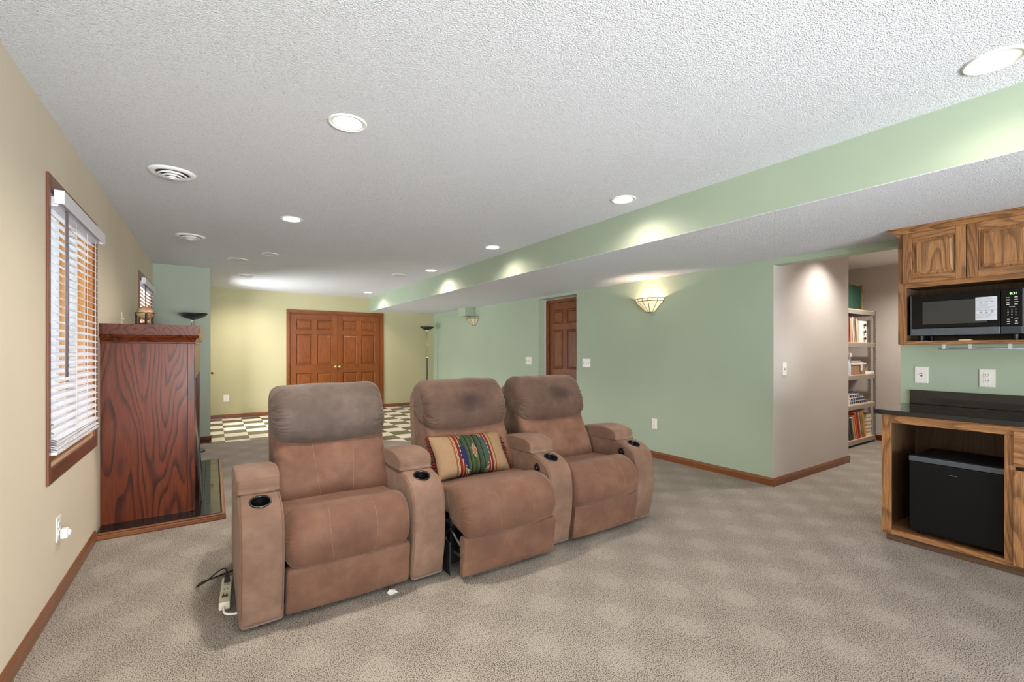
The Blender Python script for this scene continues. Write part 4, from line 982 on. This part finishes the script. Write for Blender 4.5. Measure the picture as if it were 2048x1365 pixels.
# ------------------------------------------------------------------ storage rack and its contents
rk = thing('storage_rack', 'grey steel shelving rack with punched posts in the storage hall', 'shelf', (6.72, 2.50, 0))
rkm = plain('grey_steel', (158, 150, 142), .5, .2); rkb = plain('particle_board', (214, 184, 152), .8, var=.1); RW, RD = 1.09, .40
ZSH = [1.835, 1.392, .958, .560, .095]
for x in (0, RW - .03):
    for y in (0, RD - .03):
        P = MB().box(x, x + .03, y, y + .0025, 0.0, 1.84).box(x if x == 0 else x + .0275, x + .0025 if x == 0 else x + .03, y, y + .03, 0.0, 1.84).build('post', rkm, rk)
        if y == 0:
            sl = MB()
            for k in range(46): sl.box(x + .007, x + .022, y - .0008, y, .06 + k * .039, .06 + k * .039 + .024)
            sl.build('slots', slot_dark, P)
for z in ZSH:
    MB().box(.0305, RW - .0305, .003, .012, z - .062, z - .010).box(.0305, RW - .0305, RD - .012, RD - .003, z - .062, z - .010).box(.003, .012, .0305, RD - .0305, z - .062, z - .010).box(RW - .012, RW - .003, .0305, RD - .0305, z - .062, z - .010).build('beam', rkm, rk)
    MB().box(.012, RW - .012, .004, RD - .012, z - .0098, z).build('shelf_board', rkb, rk)
def item(name, label, cat, x, y, z, rz=0, group=None): return thing(name, label, cat, (x, y, z), rz, group)
gt = item('folding_table', 'dark green folded card table standing on top of the steel rack', 'table', 6.80, 2.60, 1.836)
MB().box(0, .80, 0, .012, .0, .345).build('top_panel', plain('dark_green_felt', (34, 72, 56), .8), gt)
MB().box(.802, .835, -.012, .03, .0, .365).build('edge_rim', plain('tan_wood_edge', (150, 124, 84), .6), gt); MB().box(.812, .834, -.016, -.0125, .13, .165).build('hinge', brass, gt)
def book(x, y, z, w, h, d, tilt, rgb, label, group, name='book'):
    o = thing(name, label, 'book', (x, y, z), 0, group); o.rotation_euler = (0, radians(tilt), 0)
    key = 'book_cover_%d_%d_%d' % rgb; m = MATS.get(key) or plain(key, rgb, .6)
    zz = w * abs(sin(radians(tilt))) if tilt > 0 else 0
    if tilt > 0: o.location.z = z + zz
    MB().box(0, w, 0, .002, 0, h).box(0, .002, .002, d, 0, h).box(w - .002, w, .002, d, 0, h).build('cover', m, o)
    MB().box(.002, w - .002, .003, d - .004, .003, h - .004).build('pages', MATS.get('book_pages') or plain('book_pages', (226, 214, 190), .9), o)
    return o
g = 'books on the upper shelf'
for x, w, h, t, c, lb2 in ((6.93, .035, .27, 0, (170, 70, 40), 'red book at the left end of the upper rack shelf'), (6.985, .05, .32, -4, (206, 160, 140), 'salmon book on the upper rack shelf'), (7.06, .03, .34, -7, (226, 214, 200), 'off-white book leaning on the upper rack shelf'), (7.11, .022, .33, -8, (196, 170, 150), 'thin pinkish book on the upper rack shelf'), (7.19, .055, .31, -9, (206, 186, 156), 'thick tan book leaning against the white box')):
    book(x + (.04 if t else 0), 2.52, 1.3925, w, h, .2, t, c, lb2, g)
wb = item('drawer_box', 'white box with three dark knobs on the upper rack shelf', 'box', 7.315, 2.52, 1.3925)
MB().box(0, .235, 0, .22, 0, .295).build('body', white_enamel, wb, bevel=.004)
for k in range(3): MB().lathe([(0.0005, -.03), (.022, -.02), (.010, -.008), (.01, 0)], (.14, 0, .055 + k * .092), 12, 'y').build('knob', slot_dark, wb)
cb = item('storage_bin', 'clear plastic bin of brown papers on the middle rack shelf', 'bin', 7.10, 2.53, .9585)
MB().box(0, .44, 0, .26, 0, .13).build('bin', plain('brown_contents', (160, 128, 100), .5), cb, bevel=.01); MB().box(-.01, .45, -.01, .27, .1301, .155).build('lid', plain('cloudy_plastic', (224, 214, 204), .4), cb, bevel=.005)
MB().box(.24, .29, -.018, -.0101, .05, .14).build('latch', white_plastic, cb)
for k, (c, lb2) in enumerate((((190, 190, 190), 'grey magazine, lowest on the clear bin'), ((60, 60, 70), 'dark magazine in the middle of the pile on the bin'), ((210, 200, 190), 'pale magazine on top of the pile on the bin'))):
    m = item('magazine', lb2, 'magazine', 7.12 + .01 * k, 2.55, .9585 + .156 + k * .0085, 2 * k, 'magazines on the bin'); key = 'magazine_%d' % k
    MB().box(0, .40, 0, .22, 0, .008).build('cover', plain(key, c, .4), m)
sp = item('spray_bottle', 'pale plastic spray bottle at the left end of the middle rack shelf', 'bottle', 7.01, 2.56, .9585)
pb = plain('pale_blue_plastic', (206, 212, 220), .3)
MB().lathe([(0.0005, 0), (.045, 0), (.048, .01), (.048, .12), (.042, .16), (.022, .21), (.016, .24), (0.0005, .24)], (0, 0, 0), 24).build('bottle', pb, sp, smooth=True)
MB().box(-.016, .016, -.05, .02, .24, .29).box(-.006, .006, -.04, -.03, .17, .24).build('trigger_head', white_plastic, sp, bevel=.004)
wc = item('folded_cloth', 'white cloth lying at the front right edge of the middle rack shelf', 'cloth', 7.60, 2.51, .9585)
MB().prism([(0, 0), (.18, 0), (.19, .03), (.13, .028), (.06, .02)], 0, .12).build('cloth', white_enamel, wc, bevel=.004)
pc = item('plaid_blanket', 'dark plaid blanket bundled on the lower rack shelf', 'blanket', 7.33, 2.66, .5605)
def plaid():
    t = NT('plaid_cloth'); v = t.coord(); s = t.n('ShaderNodeSeparateXYZ'); t.l(v, s.inputs[0])
    a = t.math('LESS_THAN', t.math('FRACT', t.math('MULTIPLY', s.outputs[0], 15)), .16); b = t.math('LESS_THAN', t.math('FRACT', t.math('MULTIPLY', s.outputs[2], 24)), .22)
    return t.set(t.mix(t.math('MAXIMUM', a, b), lin((40, 44, 54)), lin((196, 196, 200))), .9)
mb = MB(); n1, n2 = 28, 14; vs = []
for j in range(n2 + 1):
    for i in range(n1 + 1):
        a = pi * i / n1; b = pi * j / n2
        x = -.30 * cos(a); hh = .20 * sin(a) ** .6 * (1.0 - .35 * (x + .3) / .6) * sin(b) ** .5; y = -.13 * cos(b)
        vs.append((x, y, hh * (1 + .12 * noise.noise(Vector((x * 14, y * 14, 2)))) + .002))
mb.add(vs, [(j * (n1 + 1) + i, j * (n1 + 1) + i + 1, (j + 1) * (n1 + 1) + i + 1, (j + 1) * (n1 + 1) + i) for j in range(n2) for i in range(n1)]); mb.build('cloth', plaid(), pc, smooth=True)
for k, (w, z, lb2) in enumerate(((.17, .5605, 'lower white carton at the left of the plaid blanket'), (.15, .5605 + .071, 'upper white carton at the left of the plaid blanket'))):
    b_ = item('carton', lb2, 'box', 6.86, 2.53, z, 0, 'cartons on the lower shelf'); MB().box(0, w, 0, .12, 0, .07).build('body', plain('carton_%d' % k, (224, 212, 196), .7), b_)
    MB().box(.0, w, .055, .065, .07, .0703).build('flap_tape', MATS['cream_paper'], b_)
g = 'books on the bottom shelf'
bb = [(7.05, .05, .30, (66, 60, 62), 'black book leaning on the bottom rack shelf, leftmost'), (7.11, .035, .31, (38, 32, 34), 'second black book leaning on the bottom rack shelf'), (7.165, .045, .31, (168, 150, 136), 'grey book leaning on the bottom rack shelf'), (7.225, .035, .33, (206, 140, 84), 'light orange book leaning on the bottom rack shelf'),
      (7.275, .055, .37, (196, 78, 34), 'bright orange-red book leaning on the bottom rack shelf'), (7.345, .04, .39, (160, 46, 30), 'dark red book leaning on the bottom rack shelf'), (7.40, .025, .36, (196, 180, 160), 'thin pale book leaning on the bottom rack shelf'), (7.45, .04, .37, (150, 128, 72), 'olive book leaning on the bottom rack shelf'), (7.51, .06, .38, (190, 138, 72), 'tan-gold book leaning at the right on the bottom rack shelf')]
for x, w, h, c, lb2 in bb: book(x - .045, 2.515, .0955, w * .9, h, .17, -17, c, lb2, g)
for k, (c, w) in enumerate((((214, 196, 170), .175), ((120, 70, 50), .17), ((222, 206, 180), .178), ((96, 92, 96), .17), ((228, 214, 190), .165), ((206, 150, 80), .16))):
    o = thing('book', ('lowest', 'second', 'third', 'fourth', 'fifth', 'topmost')[k] + ' book of the flat stack right of the leaning books', 'book', (7.595 + .003 * (k % 2), 2.535, .0957 + k * .051), 0, 'flat book stack')
    key = 'flat_cover_%d' % k
    MB().box(0, w, 0, .15, 0, .003).box(0, w, 0, .15, .047, .050).box(w - .003, w, 0, .15, .003, .047).build('cover', plain(key, c, .6), o); MB().box(.003, w - .004, .003, .147, .003, .047).build('pages', MATS['book_pages'], o)

# ------------------------------------------------------------------ power strip and litter on the carpet
ps = thing('power_strip', 'ivory power strip on the carpet beside the leftmost recliner', 'power strip', (0.030, 2.66, 0.001), -4)
MB().box(-.003, .045, 0, .29, 0, .038).build('housing', ivory_plastic, ps, bevel=.004)
for k in range(4):
    MB().box(.008, .034, .075 + k * .052, .105 + k * .052, .0381, .0395).build('socket', ivory_plastic, ps)
    MB().box(.012, .015, .082 + k * .052, .098 + k * .052, .0396, .0402).box(.026, .029, .082 + k * .052, .098 + k * .052, .0396, .0402).build('slots', slot_dark, ps)
MB().box(.008, .034, .055, .068, .0381, .046).build('rocker_switch', slot_dark, ps, bevel=.001)
MB().tube(resample([(.020, 0, .018), (.020, -.03, .016), (.030, -.06, .010), (.070, -.075, .007), (.12, -.06, .006)], 20, False), .0055, 8).build('white_lead', white_plastic, ps, smooth=True)
pgc = thing('black_cable', 'black cable and plug rising from the power strip', 'cable', (0.030, 2.66, 0.001), -4)
MB().prism([(.008, .040), (.036, .040), (.032, .075), (.026, .090), (.018, .090), (.012, .075)], .215, .245).build('plug', black_plastic, pgc, bevel=.003)
MB().tube(resample([(.022, .23, .088), (.015, .24, .108), (-.02, .25, .095), (-.07, .27, .05), (-.12, .31, .010), (-.10, .37, .005), (.0, .42, .005), (.07, .46, .005), (.16, .5, .005)], 40, False), .0038, 8)  .build('insulated_wire', black_plastic, pgc, smooth=True)
pw = thing('paper_wrapper', 'tiny white wrapper lying on the carpet before the leftmost recliner', 'wrapper', (0.78, 2.335, 0.001), 20)
mb = MB(); mb.add([(0, 0, 0), (.045, -.006, .001), (.05, .03, .004), (.022, .036, .009), (.002, .03, .002), (0, 0, .0015), (.045, -.006, .0025), (.05, .03, .0055), (.022, .036, .0105), (.002, .03, .0035)], [(4, 3, 2, 1, 0), (5, 6, 7, 8, 9)] + [(i, (i + 1) % 5, (i + 1) % 5 + 5, i + 5) for i in range(5)])
mb.build('foil', plain('wrapper_white', (232, 232, 230), .35), pw)
